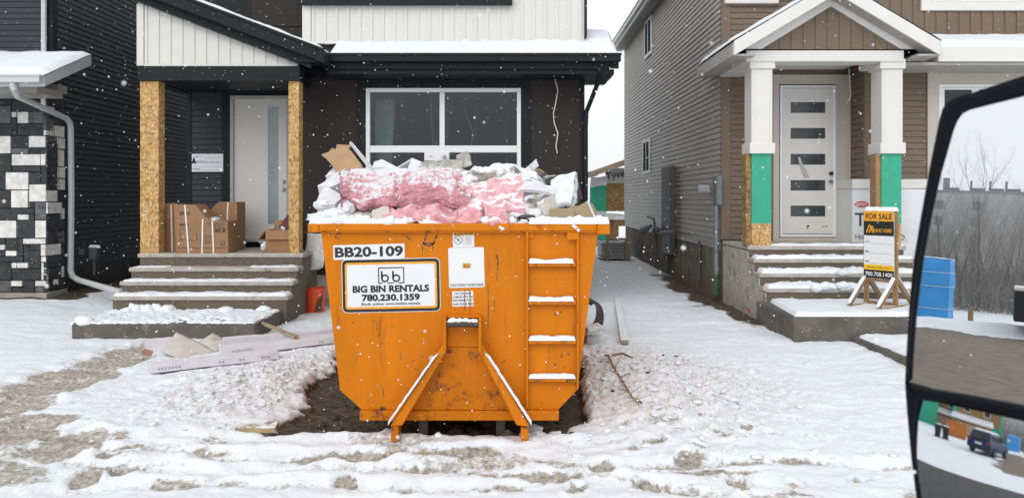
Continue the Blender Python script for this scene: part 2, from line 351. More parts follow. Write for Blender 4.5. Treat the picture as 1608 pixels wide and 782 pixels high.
def lettering(s, c, right, up, width, height, mat, parent, name='lettering', bold=0.0, lift=0.0015, fit=True, italic=0, spacing=1.0):
    """raised vinyl letters: s set in the built-in face, scaled to width x height, centred on c"""
    cu = bpy.data.curves.new('text', 'FONT'); cu.body = s; cu.align_x = 'CENTER'; cu.offset = bold; cu.shear = italic; cu.space_character = spacing; cu.resolution_u = 3
    ob = bpy.data.objects.new('text', cu); COL.objects.link(ob)
    dg = bpy.context.evaluated_depsgraph_get(); me0 = ob.evaluated_get(dg).to_mesh()
    co = np.array([v.co[:] for v in me0.vertices]); fs = [tuple(p.vertices) for p in me0.polygons]
    ob.to_mesh_clear(); bpy.data.objects.remove(ob); bpy.data.curves.remove(cu)
    mn = co.min(0); mx = co.max(0); sx = width/(mx[0]-mn[0]); sy = height/(mx[1]-mn[1])
    right = Vector(right).normalized(); up = Vector(up).normalized(); nor = right.cross(up)
    c = Vector(c); mb = MB()
    mb.add([c + right*((x-(mn[0]+mx[0])/2)*sx) + up*((y-(mn[1]+mx[1])/2)*sy) + nor*lift for x, y, z in co], fs)
    off = WLOC[parent.name]; me = bpy.data.meshes.new(name)
    me.from_pydata([tuple(Vector(v)-off) for v in mb.v], [], mb.f); me.materials.append(mat)
    o = bpy.data.objects.new(name, me); COL.objects.link(o); o.parent = parent; WLOC[o.name] = Vector(off)
    return o
def rrect(w, h, r, n=5):
    pts = []
    for cx, cy, a0 in ((w/2-r, h/2-r, 0), (-w/2+r, h/2-r, 90), (-w/2+r, -h/2+r, 180), (w/2-r, -h/2+r, 270)):
        for k in range(n+1):
            a = R(a0 + 90*k/n); pts.append((cx + r*math.cos(a), cy + r*math.sin(a)))
    return pts
def plate(mb, c, right, up, pts, t):
    """flat plate of outline pts in the plane (right, up), t thick towards the viewer"""
    c = Vector(c); right = Vector(right).normalized(); up = Vector(up).normalized(); nor = right.cross(up); n = len(pts)
    a = [c + right*x + up*y for x, y in pts]; b = [q + nor*t for q in a]
    return mb.add(a + b, [tuple(range(n-1, -1, -1)), tuple(range(n, 2*n))] + [(i, (i+1) % n, (i+1) % n+n, i+n) for i in range(n)])
def frame(mb, x0, x1, z0, z1, y0, y1, w, wb=None):
    wb = wb or w
    mb.box(x0, x0+w, y0, y1, z0, z1); mb.box(x1-w, x1, y0, y1, z0, z1); mb.box(x0+w, x1-w, y0, y1, z1-w, z1); mb.box(x0+w, x1-w, y0, y1, z0, z0+wb)
# ================================================================== GROUND
def steps_to(a, b, s):
    return list(np.arange(a, b - 1e-6, s))
def stretch(a, b, n, p=2.0):
    return [a + (b - a) * (k / n) ** p for k in range(1, n + 1)]
gxs = sorted(set([-q for q in stretch(46, 500, 16)] + steps_to(-46, -12, 0.35) + steps_to(-12, -7.5, 0.07) + steps_to(-7.5, -5.2, 0.04) + steps_to(-5.2, 4.4, 0.02) + steps_to(4.4, 5.2, 0.04) + steps_to(5.2, 9, 0.1) + [9] + stretch(9, 400, 22)))
gys = sorted(set([-q for q in stretch(24, 400, 16)] + steps_to(-24, 4.4, 0.4) + steps_to(4.4, 9.0, 0.03) + steps_to(9.0, 14.6, 0.05) + steps_to(14.6, 30, 0.3) + [30] + stretch(30, 500, 18)))
GX, GY = np.meshgrid(np.array(gxs), np.array(gys))
near = sstep(-14, -10, GX) * sstep(14, 9, GX) * sstep(2, 4.2, GY) * sstep(22, 15, GY)
wx = GX + 0.25 * (fbm(GX * 1.3, GY * 1.3, 3, 5) - 0.5); wy = GY + 0.25 * (fbm(GX * 1.3, GY * 1.3, 3, 9) - 0.5)
hgt = 0.03 + 0.05 * (fbm(GX * 0.5, GY * 0.7, 3, 1) - 0.5) + near * (0.045 * (fbm(GX * 1.6, GY * 2.6, 4, 2) - 0.5) + 0.018 * (fbm(GX * 7, GY * 9, 3, 3) - 0.5))
hgt += 0.16 * sstep(-5.5, -9, GX) * sstep(9.5, 13.2, GY)
hgt += 0.05 * sstep(11, 14, GY) * sstep(-2, 3, GX)
# drifted rubble snow thrown up on both sides of the bin
left_heap = np.exp(-((GX + 2.75 - 0.15 * (GY - 7)) / 0.75) ** 2 - ((GY - 7.6) / 1.25) ** 2)
right_heap = np.exp(-((GX - 1.25) / 0.62) ** 2 - ((GY - 7.7) / 1.5) ** 2)
right_fan = np.exp(-((GX - 2.0) / 0.9) ** 2 - ((GY - 7.6) / 1.3) ** 2)
rub = np.clip(1.5 * left_heap + 1.6 * right_heap + 1.1 * right_fan, 0, 1) * near
ridg = 1 - np.abs(2 * fbm(wx * 4.5, wy * 4.5, 4, 21) - 1)
ridg2 = 1 - np.abs(2 * fbm(wx * 11, wy * 11, 3, 31) - 1)
ridg3 = 1 - np.abs(2 * fbm(wx * 23, wy * 23, 2, 37) - 1)
hgt += 0.07 * left_heap * near + (0.12 * right_heap + 0.05 * right_fan) * near + rub * (0.07 * (ridg - 0.75) + 0.045 * (ridg2 - 0.7) + 0.05 * (ridg3 - 0.65) + 0.03 * (fbm(wx * 38, wy * 38, 2, 38) - 0.5))
hgt += near * (0.035 * (fbm(wx * 2.2, wy * 4.5, 3, 39) - 0.5) + 0.020 * (1 - np.abs(2 * fbm(wx * 5, wy * 8, 3, 40) - 1) - 0.75) + 0.014 * (fbm(wx * 17, wy * 21, 3, 41) - 0.5))
bare = np.zeros_like(GX); soil = np.zeros_like(GX); mud = np.zeros_like(GX)
def blob(px_, py_, hw, hh, depth=0.03, amt=1.0, rot=0.0):
    global hgt, bare
    D = F * H / (py_ - HY); cx = gx(px_, D); a = hw * D / F; b = hh * D / (py_ - HY)
    dx = wx - cx; dy = wy - D; c, s = math.cos(rot), math.sin(rot)
    r = np.sqrt(((dx*c + dy*s) / a) ** 2 + ((-dx*s + dy*c) / b) ** 2) + 0.55 * (fbm(GX * 7, GY * 5, 4, int(px_)) - 0.5)
    m = sstep(1.15, 0.7, r); bare = np.maximum(bare, m * amt); hgt = hgt - depth * m + 0.4 * depth * sstep(1.6, 1.15, r) * sstep(0.9, 1.15, r)
for q in [(10,642,75,22),(70,612,80,20),(125,590,80,17),(178,568,62,13),(215,552,50,11),(240,540,30,7)]: blob(*q, depth=0.035, amt=0.68)
for q in [(20,690,70,22,.03,.8),(98,707,55,22,.03,.75),(25,745,50,14,.02,.6),(165,724,24,7,.04),(194,748,24,10,.04),(128,759,26,11,.04),(196,709,20,5,.03),(288,714,75,6,.03,.8),(340,726,50,7,.02,.6),
          (150,690,60,12,.02,.6),(60,668,80,14,.02,.7),(268,767,50,12,.02,.65),(362,766,34,9,.02,.55),(190,774,24,6,.03),
          (474,724,45,6,.03),(430,742,50,6,.02,.6),(565,722,52,10,.035),(620,714,22,5,.03),(690,717,66,9,.03),(740,711,44,6,.03),(662,740,58,6,.03,.8),(783,762,34,5,.03),(745,742,46,5,.02,.7),(520,740,50,5,.02,.55),
          (825,745,78,7,.03),(905,733,50,6,.03),(956,736,30,11,.04),(870,752,60,6,.03,.75),(1043,664,14,3,.03),(1088,745,95,5,.02,.75),(1166,728,38,4,.03,.8),(700,672,40,5,.01,.4),
          (1246,724,48,4,.03,.85),(1380,734,58,4,.02,.7),(1050,676,30,7,.02,.5),(1110,668,18,5,.02,.5)]: blob(*q)
def rut(pts, w, depth, amt, seed):
    global hgt, bare
    P2 = []
    for (x_, y_) in pts: D_ = F * H / (y_ - HY); P2.append((gx(x_, D_), D_))
    d = np.full(GX.shape, 9.0)
    for (ax_, ay_), (bx_, by_) in zip(P2, P2[1:]):
        vx, vy = bx_ - ax_, by_ - ay_; t_ = np.clip(((wx - ax_) * vx + (wy - ay_) * vy) / (vx * vx + vy * vy), 0, 1); d = np.minimum(d, np.hypot(wx - ax_ - t_ * vx, wy - ay_ - t_ * vy))
    g_ = np.exp(-(d / w) ** 2); k_ = 0.35 + 1.3 * (fbm(GX * 1.6, GY * 2.0, 3, seed) - 0.3)
    hgt = hgt - depth * g_ + 0.5 * depth * np.exp(-((d - 1.9 * w) / (0.6 * w)) ** 2); bare = np.maximum(bare, np.clip(g_ * k_, 0, 1) * amt)
rut([(-60, 660), (90, 676), (220, 700), (380, 728), (560, 741), (760, 739), (960, 752), (1200, 790)], 0.09, 0.022, 0.62, 91)
rut([(-60, 705), (120, 712), (300, 716), (470, 722), (620, 716), (760, 711), (900, 728), (1010, 737), (1160, 727), (1280, 724), (1420, 736)], 0.075, 0.024, 0.68, 92)
rut([(250, 690), (420, 700), (560, 702), (720, 694), (900, 700), (1060, 690), (1180, 672)], 0.06, 0.018, 0.4, 93)
rut([(100, 775), (330, 762), (520, 768), (700, 766), (900, 762), (1100, 778)], 0.08, 0.018, 0.5, 94)
rut([(130, 640), (250, 612), (360, 600)], 0.05, 0.025, 0.35, 95); rut([(20, 728), (180, 742), (330, 748), (450, 740)], 0.08, 0.022, 0.65, 96)
wet = sstep(6.6, 5.4, GY + 0.25 * GX) * near; bare = np.maximum(bare, 0.58 * wet * sstep(0.55, 0.72, fbm(wx * 1.1, wy * 2.2, 4, 97)))
# separate boot prints
for q in [(541,761,24,8,.05,1,-.5),(642,771,25,10,.05,1,-.5),(1022,699,27,7,.045,1,.35),(998,711,18,5,.05,.9,.3),(1081,719,25,8,.045,1,.2),(1138,691,15,8,.05,1,-.1),(1181,682,14,5,.03,.7,.4),(1027,765,27,9,.05,1,.45),(1147,762,17,12,.05,1,.1),(1073,727,20,4,.04,.9,.1),(1100,708,13,5,.03,.7,.2),(1220,690,13,4,.03,.5,.3),(905,771,20,9,.05,1,-.2),(760,768,18,8,.045,.9,.3),(440,768,20,8,.045,.95,-.4),(1240,762,15,7,.04,.8,.2),(985,672,14,4,.035,.6,.3),(1330,756,18,6,.04,.7,-.1)]: blob(*q)
# tyre track passing in front of the bin, faint
trk = np.exp(-((GY - 5.35 - 0.05 * np.sin(GX * 0.7)) / 0.11) ** 2) + np.exp(-((GY - 5.02) / 0.09) ** 2)
hgt -= 0.016 * trk * near * sstep(-4, -2.5, GX) * sstep(4, 3, GX)
# earth laid bare under and beside the bin
ed = 0.28 * (fbm(GX * 2.4, GY * 2.4, 4, 44) - 0.5) + 0.16 * (fbm(GX * 8, GY * 8, 3, 45) - 0.5)
pit = sstep(-1.98, -1.86, GX + 1.5 * ed + 0.07 * (GY - 6)) * sstep(0.60, 0.50, GX - ed - 0.10 * (GY - 6)) * sstep(5.98, 6.05, GY + ed * 0.35) * sstep(11.3, 11.1, GY)
hgt = hgt * (1 - pit) + pit * (-0.05 + 0.05 * (fbm(GX * 6, GY * 6, 4, 51) - 0.5)); soil = np.maximum(soil, pit)
hgt += 0.05 * np.exp(-((GY - 5.92) / 0.1) ** 2) * sstep(-2.0, -1.6, GX) * sstep(0.7, 0.5, GX) * (0.4 + fbm(GX * 5, GY * 5, 3, 53))
# bare strips at the foot of the house walls
s1 = sstep(3.05, 3.6, GX + 0.7 * (fbm(GX * 2, GY * 2, 4, 61) - 0.5)) * sstep(12.4, 13.5, GY + GX * 0.0 + 0.5 * (fbm(GX * 3, GY * 3, 3, 66) - 0.5)) * sstep(27, 25, GY) * sstep(4.2, 4.0, GX)
s1b = sstep(3.35, 3.65, GX + 0.4 * (fbm(GX * 3, GY * 3, 4, 67) - 0.5)) * sstep(10.6, 11.6, GY) * sstep(4.2, 4.0, GX) * 0.95
s2 = sstep(12.95, 13.3, GY + 0.4 * (fbm(GX * 3, GY * 3, 4, 62) - 0.5)) * sstep(-7.7, -8.0, GX + 0.5 * (fbm(GX * 3, GY * 3, 4, 63) - 0.5)) * sstep(30, 28, GY)
soil = np.maximum(soil, np.maximum(np.maximum(s1, s1b), s2) * near)
hgt -= 0.02 * np.maximum(s1, s2) * near
# the muddy road that the mirrors look back on
road_y = -1.9 + 0.17 * (GX + 12)
lat = GY - road_y
far_side = -24.5 - 0.25 * (GY + 5)
mud = sstep(-9.0, -10.0, GX) * sstep(far_side - 0.8, far_side + 0.8, GX + 2.0 * (fbm(GX * 0.4, GY * 0.4, 3, 71) - 0.5)) * sstep(1.2, -1.0, lat + 1.5 * (fbm(GX * 0.5, GY * 0.5, 3, 72) - 0.5)) * sstep(-22, -20, GY)
bank = np.exp(-((GX - far_side + 1.6) / 1.3) ** 2) * sstep(1, -2, lat) * sstep(-30, -22, GY)
hgt += 0.35 * bank * (0.6 + 0.8 * fbm(GX * 0.8, GY * 0.8, 3, 73))
tarm = sstep(2.6, 1.8, np.abs(GY - 0.7)) * sstep(-1.0, -1.6, GX) * sstep(-6.6, -6.0, GX + 0.15 * GY)
nyv, nxv = GX.shape
gv = np.stack([GX, GY, hgt], -1).reshape(-1, 3)
ii = (np.arange(nyv - 1)[:, None] * nxv + np.arange(nxv - 1)[None, :]).reshape(-1)
gf = np.stack([ii, ii + 1, ii + 1 + nxv, ii + nxv], -1)
gme = bpy.data.meshes.new('ground'); gme.vertices.add(len(gv)); gme.vertices.foreach_set('co', gv.ravel())
gme.loops.add(gf.size); gme.loops.foreach_set('vertex_index', gf.ravel().astype(np.int32)); gme.polygons.add(len(gf))
gme.polygons.foreach_set('loop_start', np.arange(0, gf.size, 4, dtype=np.int32)); gme.polygons.foreach_set('use_smooth', np.ones(len(gf), bool)); gme.update(); gme.validate()
for nm, ar in (('bare', bare), ('soil', soil), ('mud', mud), ('rubble', rub), ('asphalt', tarm)):
    at = gme.attributes.new(nm, 'FLOAT', 'POINT'); at.data.foreach_set('value', ar.reshape(-1).astype(np.float32))
ground = bpy.data.objects.new('ground', gme); COL.objects.link(ground)
tag(ground, 'trampled snow with boot prints, slush and bare earth under the orange bin', 'ground', kind='structure')
def ground_z(x, y):
    j = int(np.argmin(np.abs(np.array(gys) - y))); i = int(np.argmin(np.abs(np.array(gxs) - x))); return float(hgt[j, i])

def ground_material():
    m = bpy.data.materials.new('snowy_ground'); m.use_nodes = True
    t = m.node_tree; n = t.nodes; L = t.links; b = n['Principled BSDF']
    tc = n.new('ShaderNodeTexCoord')
    def noise(sc, det=6, ro=0.6):
        q = n.new('ShaderNodeTexNoise'); q.inputs['Scale'].default_value = sc; q.inputs['Detail'].default_value = det; q.inputs['Roughness'].default_value = ro; L.new(tc.outputs['Object'], q.inputs['Vector']); return q.outputs['Fac']
    def ramp(v, a, bb, c0, c1):
        r = n.new('ShaderNodeMapRange'); r.inputs['From Min'].default_value = a; r.inputs['From Max'].default_value = bb; L.new(v, r.inputs['Value'])
        x = n.new('ShaderNodeMix'); x.data_type = 'RGBA'; x.inputs['A'].default_value = (*c0, 1); x.inputs['B'].default_value = (*c1, 1); L.new(r.outputs['Result'], x.inputs['Factor']); return x.outputs['Result']
    def mix(f, a, bb):
        x = n.new('ShaderNodeMix'); x.data_type = 'RGBA'; L.new(f, x.inputs['Factor']); L.new(a, x.inputs['A']); L.new(bb, x.inputs['B']); return x.outputs['Result']
    def attr(nm, k=0.9, sc=14, lo=0.35, hi=0.65):
        a = n.new('ShaderNodeAttribute'); a.attribute_name = nm
        p = n.new('ShaderNodeMath'); p.operation = 'MULTIPLY_ADD'; p.inputs[1].default_value = k; p.inputs[2].default_value = -k / 2; L.new(noise(sc, 8, 0.68), p.inputs[0])
        s = n.new('ShaderNodeMath'); s.operation = 'ADD'; L.new(a.outputs['Fac'], s.inputs[0]); L.new(p.outputs['Value'], s.inputs[1])
        g = n.new('ShaderNodeMath'); g.operation = 'GREATER_THAN'; g.inputs[1].default_value = 0.02; L.new(a.outputs['Fac'], g.inputs[0])
        r = n.new('ShaderNodeMapRange'); r.inputs['From Min'].default_value = lo; r.inputs['From Max'].default_value = hi; L.new(s.outputs['Value'], r.inputs['Value'])
        k2 = n.new('ShaderNodeMath'); k2.operation = 'MULTIPLY'; L.new(r.outputs['Result'], k2.inputs[0]); L.new(g.outputs['Value'], k2.inputs[1]); return k2.outputs['Value']
    snow = ramp(noise(1.1), 0.3, 0.7, (0.745, 0.785, 0.83), (0.80, 0.835, 0.875))
    rubc = ramp(noise(16, 9, 0.7), 0.38, 0.62, (0.68, 0.69, 0.71), (0.80, 0.82, 0.85))
    slush = ramp(noise(24, 10, 0.75), 0.36, 0.64, (0.185, 0.16, 0.125), (0.56, 0.52, 0.46))
    earth = ramp(noise(16, 9, 0.72), 0.34, 0.66, (0.028, 0.021, 0.016), (0.135, 0.10, 0.07))
    mudc = ramp(noise(3.5, 10, 0.78), 0.3, 0.7, (0.085, 0.065, 0.045), (0.27, 0.225, 0.175))
    asph = ramp(noise(6, 8), 0.3, 0.7, (0.05, 0.05, 0.052), (0.09, 0.085, 0.08))
    c = mix(attr('rubble', 0.8, 5, 0.3, 0.8), snow, rubc)
    c = mix(attr('bare', 1.35, 17, 0.36, 0.64), c, slush); c = mix(attr('soil', 0.7, 10), c, earth); c = mix(attr('mud', 1.3, 2.2, 0.40, 0.5), c, mudc); c = mix(attr('asphalt', 0.3, 3), c, asph)
    L.new(c, b.inputs['Base Color']); b.inputs['Roughness'].default_value = 0.62; b.inputs['Specular IOR Level'].default_value = 0.3
    bp = n.new('ShaderNodeBump'); bp.inputs['Strength'].default_value = 0.55; bp.inputs['Distance'].default_value = 0.03; L.new(noise(22, 8, 0.62), bp.inputs['Height'])
    L.new(bp.outputs['Normal'], b.inputs['Normal']); return m
gme.materials.append(ground_material())

# ================================================================== STONE-CLAD HOUSE (left edge)
sh = thing('house', (-10.2, 13.5, 0.15), 'charcoal sided house with black and white ledgestone pillar at the left edge', 'house', None)
q = MB(); siding(q, 13.74, 27, 4.0, 8.4, -8.48, '+x'); siding(q, 14.04, 27, 0.62, 4.0, -8.48, '+x'); q.build('siding', blk_side, sh)
q = MB(); q.box(-13, -8.482, 13.76, 27, 0.0, 8.4); q.build('wall', blk_trim, sh)
q = MB(); siding(q, -13, -8.62, 4.2, 8.4, 13.74, '-y'); q.build('siding', blk_side, sh)
q = MB(); q.box(-8.62, -8.462, 13.715, 13.76, 4.0, 8.4); q.box(-8.482, -8.456, 13.72, 13.86, 4.0, 8.4); q.build('corner_trim', blk_trim, sh)
q = MB(); q.box(-8.50, -8.46, 14.05, 27, 0.05, 0.62); q.build('foundation', cement_black, sh)
# ledgestone: black bed and three tones of stone
random.seed(5)
q = MB(); q.box(-13, -8.46, 13.53, 14.03, 0.1, 3.86); q.build('pillar_core', mortar, sh)
q = MB()
def stones(a0, a1, z0, z1, put):
    """random ashlar packed on a grid of 0.105 m"""
    u = 0.108; nc = int(round((a1 - a0)/u)); nr = int(round((z1 - z0)/u)); ua, uz = (a1 - a0)/nc, (z1 - z0)/nr; used = set()
    for j in range(nr):
        for i in range(nc):
            if (i, j) in used: continue
            w, h = random.choice(((4, 2), (3, 2), (3, 1), (2, 1), (3, 3), (4, 3), (2, 2), (5, 2), (4, 1), (1, 1), (2, 1)))
            w = min(w, nc - i); h = min(h, nr - j)
            while any((i + k, j) in used for k in range(w)): w -= 1
            while any((i + k, j + l) in used for k in range(w) for l in range(h)): h -= 1
            used |= {(i + k, j + l) for k in range(w) for l in range(h)}
            r = random.random(); q.mi = 2 if r > 0.66 else (1 if r > 0.56 else 0)
            put(a0 + i*ua, a0 + (i + w)*ua, z0 + j*uz, z0 + (j + h)*uz, random.random())
def put_f(s, e, z0, z1, r): d = 0.02 + 0.025*r + (0.012 if q.mi == 2 else 0); q.box(s+0.005, e-0.005, 13.53-d, 13.56, z0+0.004, z1-0.004)
def put_s(s, e, z0, z1, r): d = 0.02 + 0.025*r + (0.012 if q.mi == 2 else 0); q.box(-8.49, -8.46+d, s+0.005, e-0.005, z0+0.004, z1-0.004)
stones(-11.2, -8.43, 0.24, 3.84, put_f); stones(13.49, 14.03, 0.24, 3.84, put_s)
q.build('ledgestone', [stone_d, stone_m, stone_w], sh, bevel=0.006)
q = MB(); q.box(-11.5, -8.39, 13.43, 14.06, 0.05, 0.235); q.build('stone_base', concrete, sh)
# its porch roof
prX = -7.78; y0, y1 = 12.4, 13.78
q = MB(); q.prism([(y0, 3.80), (y0, 3.98), (y1, 4.60), (y1, 4.40)], -13, prX, 'x'); rf = q.build('porch_roof', gutter_wh, sh)
q = MB(); q.box(-13, prX - 0.02, y0 - 0.11, y0 - 0.002, 3.86, 3.985); q.box(-13, prX - 0.0, y0 - 0.125, y0 - 0.11, 3.955, 3.99); g_ = q.build('gutter', gutter_wh, rf)
q = MB(); q.box(-13, -8.1, 12.7, 13.44, 3.74, 3.86); q.box(-8.46, -8.2, 13.44, 13.74, 3.86, 4.0); q.build('soffit', soffit_g, rf)
q = MB(); snow_on(q, (-13, y0 - 0.05, 3.985), (prX + 0.01, y0 - 0.05, 3.985), (prX + 0.01, y1 - 0.05, 4.60), (-13, y1 - 0.05, 4.60), 0.085, 60, 12, 3, 0.3, 0.25, 3); q.build('snow_layer', snow_m, rf, smooth=True)
q = MB(); q.tube([(-8.57, 13.64, 8.2), (-8.57, 13.64, 4.62), (-8.58, 13.56, 4.52)], 0.045, 8); q.build('downspout', gutter_wh, sh)
q = MB(); q.tube([P(20, 130, 12.35), P(22, 140, 12.36), P(28, 152, 12.5), P(104, 186, 13.9), P(109, 192, 14.0), P(111, 200, 14.05), P(112, 300, 14.08), P(111, 425, 14.08), P(114, 434, 14.05), P(124, 440, 13.95), P(191, 459, 12.5)],
                 0.052, 8); q.build('downspout', gutter_wh, sh, bevel=0)
q = MB(); q.obox(P(148, 398, 14.5) + Vector((0.0, 0, 0)), (0.14, 0.16, 0.24)); q.obox(P(129, 396, 14.3), (0.1, 0.1, 0.1)); q.tube([P(148, 400, 14.5), P(148, 432, 14.5)], 0.03); q.build('utility_meter', M('meter_grey', (0.06, 0.062, 0.066), 0.6), sh, bevel=0.01)
q = MB(); snow_on(q, P(139, 389, 14.46), P(158, 389, 14.46), P(158, 388, 14.6), P(139, 388, 14.6), 0.05, 10, 4, 8); q.build('snow_layer', snow_m, sh, smooth=True)

# ================================================================== BLACK HOUSE (behind the bin)
bh = thing('house', (-2.3, 13.1, 0.0), 'black house with white batten cladding and strand board porch posts behind the orange bin', 'house')
wx0, wx1, wz0, wz1 = gx(575, 13.1), gx(818, 13.1), gz(338, 13.1), gz(139, 13.1)
q = MB(); q.box(-3.68, wx0, 13.1, 13.28, 0.6, 4.62); q.box(wx1, 1.265, 13.1, 13.28, 0.6, 4.62); q.box(wx0, wx1, 13.1, 13.28, wz1, 4.62); q.box(wx0, wx1, 13.1, 13.28, 0.6, wz0)
q.box(1.085, 1.265, 13.28, 26, 0.6, 7.5); q.box(-3.68, -3.5, 13.28, 13.72, 0.6, 4.62); q.build('wall', blk_panel, bh)
q = MB()                                                            # flat black boards round the window and at the corner
q.box(wx0 - 0.16, wx0 - 0.004, 13.082, 13.1, 1.2, wz1 + 0.15); q.box(wx1 + 0.004, wx1 + 0.17, 13.082, 13.1, 1.2, wz1 + 0.15); q.box(wx0 - 0.004, wx1 + 0.004, 13.082, 13.1, wz1 + 0.004, wz1 + 0.15)
q.box(1.20, 1.275, 13.085, 13.1, 0.65, 4.5); q.box(-3.68, 1.265, 13.086, 13.1, gz(124, 13.1), gz(104, 13.1)); q.each('trim_board', blk_trim, bh)
q = MB(); q.box(-3.66, 1.255, 13.12, 13.5, -0.1, 0.6); q.box(-5.9, 1.255, 13.72, 14.0, -0.1, 1.0); q.build('foundation', concrete, bh)
win = MB(); fr = 0.07
frame(win, wx0, wx1, wz0, wz1, 13.06, 13.2, fr)
mxx = gx(694.5, 13.1); win.box(mxx - 0.045, mxx + 0.045, 13.065, 13.19, wz0 + fr, wz1 - fr)
hz0, hz1 = gz(240, 13.1), gz(229, 13.1)
win.box(wx0 + fr, mxx - 0.045, 13.066, 13.19, hz0, hz1); win.box(mxx + 0.045, wx1 - fr, 13.066, 13.19, hz0, hz1)
wo_ = win.build('window', vinyl, bh, bevel=0.008)
for a, b in ((wx0 + fr, mxx - 0.045), (mxx + 0.045, wx1 - fr)):
    for c, d in ((hz1, wz1 - fr), (wz0 + fr, hz0)):
        q = MB(); q.box(a, b, 13.12, 13.126, c, d); q.build('pane', win_glass, wo_)
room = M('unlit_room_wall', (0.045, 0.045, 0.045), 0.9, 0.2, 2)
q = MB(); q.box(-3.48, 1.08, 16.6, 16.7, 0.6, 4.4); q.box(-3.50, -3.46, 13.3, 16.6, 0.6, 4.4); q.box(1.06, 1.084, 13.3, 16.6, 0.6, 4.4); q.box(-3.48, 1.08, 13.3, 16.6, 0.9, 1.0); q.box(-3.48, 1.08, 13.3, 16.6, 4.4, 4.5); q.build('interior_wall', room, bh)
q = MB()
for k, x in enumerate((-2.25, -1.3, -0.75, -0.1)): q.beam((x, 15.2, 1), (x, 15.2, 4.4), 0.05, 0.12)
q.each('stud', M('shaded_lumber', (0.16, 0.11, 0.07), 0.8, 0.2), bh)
q = MB(); panel(q, [(-2.48, 13.5, 1.6), (-2.22, 13.6, 1.6), (-2.12, 13.6, 3.75), (-2.48, 13.5, 3.75)], 0.004, (8, 16), 0.05, 3, 2); q.build('plastic_drape', M('dusty_plastic', (0.30, 0.34, 0.34), 0.4, 0.2), bh, smooth=True)
q = MB(); q.tube([(-1.55, 14.2, 3.9), (-1.52, 14.2, 3.2), (-1.5, 14.2, 2.5), (-1.3, 14.2, 2.42), (-0.8, 14.2, 2.55), (-0.75, 14.2, 3.2), (-0.95, 14.2, 3.8)], 0.012, 6); q.build('loose_cable', M('grey_cable', (0.35, 0.35, 0.33), 0.5), bh)
# entry wall, its siding and door
q = MB(); q.box(-5.94, -3.5, 13.72, 13.9, 0.6, 4.5); q.box(-5.94, -5.76, 13.9, 26, 0.4, 7.5); q.box(-5.94, 1.08, 13.74, 13.95, 4.62, 7.5); q.build('entry_wall', blk_trim, bh)
q = MB(); siding(q, gx(301, 13.72), gx(349, 13.72), 1.05, 4.4, 13.718, '-y'); siding(q, 13.74, 26, 0.5, 7.4, -5.942, '-x'); q.build('siding', blk_side, bh)
q = MB(); q.box(gx(293, 13.7), gx(301, 13.7), 13.69, 13.718, 0.9, 4.4); q.box(gx(349, 13.7), gx(363, 13.7), 13.69, 13.718, 1.05, 4.4); q.box(gx(455, 13.7), -3.55, 13.69, 13.718, 1.05, 4.4); q.box(gx(363, 13.7), gx(455, 13.7), 13.69, 13.718, gz(150, 13.7), 4.4); q.each('corner_trim', blk_trim, bh)
dx0, dx1, dz0, dz1 = gx(363, 13.7), gx(456, 13.7), gz(376, 13.7), gz(151, 13.7)
q = MB(); q.box(dx0, dx0 + 0.06, 13.64, 13.718, dz0, dz1); q.box(dx1 - 0.06, dx1, 13.64, 13.718, dz0, dz1); q.box(dx0 + 0.06, dx1 - 0.06, 13.64, 13.718, dz1 - 0.06, dz1); q.box(dx0 + 0.06, dx1 - 0.06, 13.62, 13.718, dz0 - 0.04, dz0); fr_ = q.build('door_frame', M('grey_frame', (0.36, 0.36, 0.35), 0.5), bh, bevel=0.005)
lx0, lx1, lz0, lz1 = gx(421.5, 13.7), gx(438, 13.7), gz(352, 13.7), gz(168, 13.7)
q = MB(); X0, X1, Z0, Z1 = dx0 + 0.062, dx1 - 0.062, dz0 + 0.003, dz1 - 0.062
q.box(X0, lx0, 13.68, 13.716, Z0, Z1); q.box(lx1, X1, 13.68, 13.716, Z0, Z1); q.box(lx0, lx1, 13.68, 13.716, Z0, lz0); q.box(lx0, lx1, 13.68, 13.716, lz1, Z1); dr = q.build('door', door_grey, bh)
q = MB(); q.box(lx0 + 0.001, lx1 - 0.001, 13.69, 13.705, lz0 + 0.001, lz1 - 0.001); q.build('door_glass', frosted, dr)
for zz in (285, 297):
    q = MB(); c = P(444.5, zz, 13.66); q.tube([c + Vector((0, 0.03, 0)), c + Vector((0, -0.01, 0)), c + Vector((0, -0.045, 0))], [0.033, 0.033, 0.026], 14); q.build('handle' if zz > 290 else 'deadbolt', chrome, dr)
# notice board on the siding
nb = MB(); nb.box(gx(301.5, 13.68), gx(350.5, 13.68), 13.672, 13.684, gz(270, 13.68), gz(242, 13.68))
no = nb.build('notice_board', M('notice_board_white', (0.72, 0.74, 0.78), 0.4, 0.04)); tag(no, 'white address notice with a warning triangle on the siding beside the grey door', 'notice sign')
nc = lambda x, y: P(x, y, 13.672)
q = MB(); plate(q, nc(304.5, 251), (1, 0, 0), (0, 0, 1), [(-0.045, -0.07), (0.045, -0.07), (0.0, 0.06)], 0.003); q.build('warning_triangle', ink, no)
lettering('LOT #', nc(311.5, 246.3), (1,0,0), (0,0,1), 0.11, 0.032, ink, no, lift=0.003); lettering('ADDRESS', nc(314.5, 254.3), (1,0,0), (0,0,1), 0.16, 0.03, ink, no, lift=0.003); lettering('PHONE #', nc(308.5, 265.5), (1,0,0), (0,0,1), 0.13, 0.028, ink, no, lift=0.003)
q = MB()
for yy in (248.2, 256.2, 262.0, 267.5): q.box(gx(319 if yy < 260 else 304, 13.672), gx(349, 13.672), 13.669, 13.672, gz(yy, 13.672) - 0.002, gz(yy, 13.672) + 0.002)
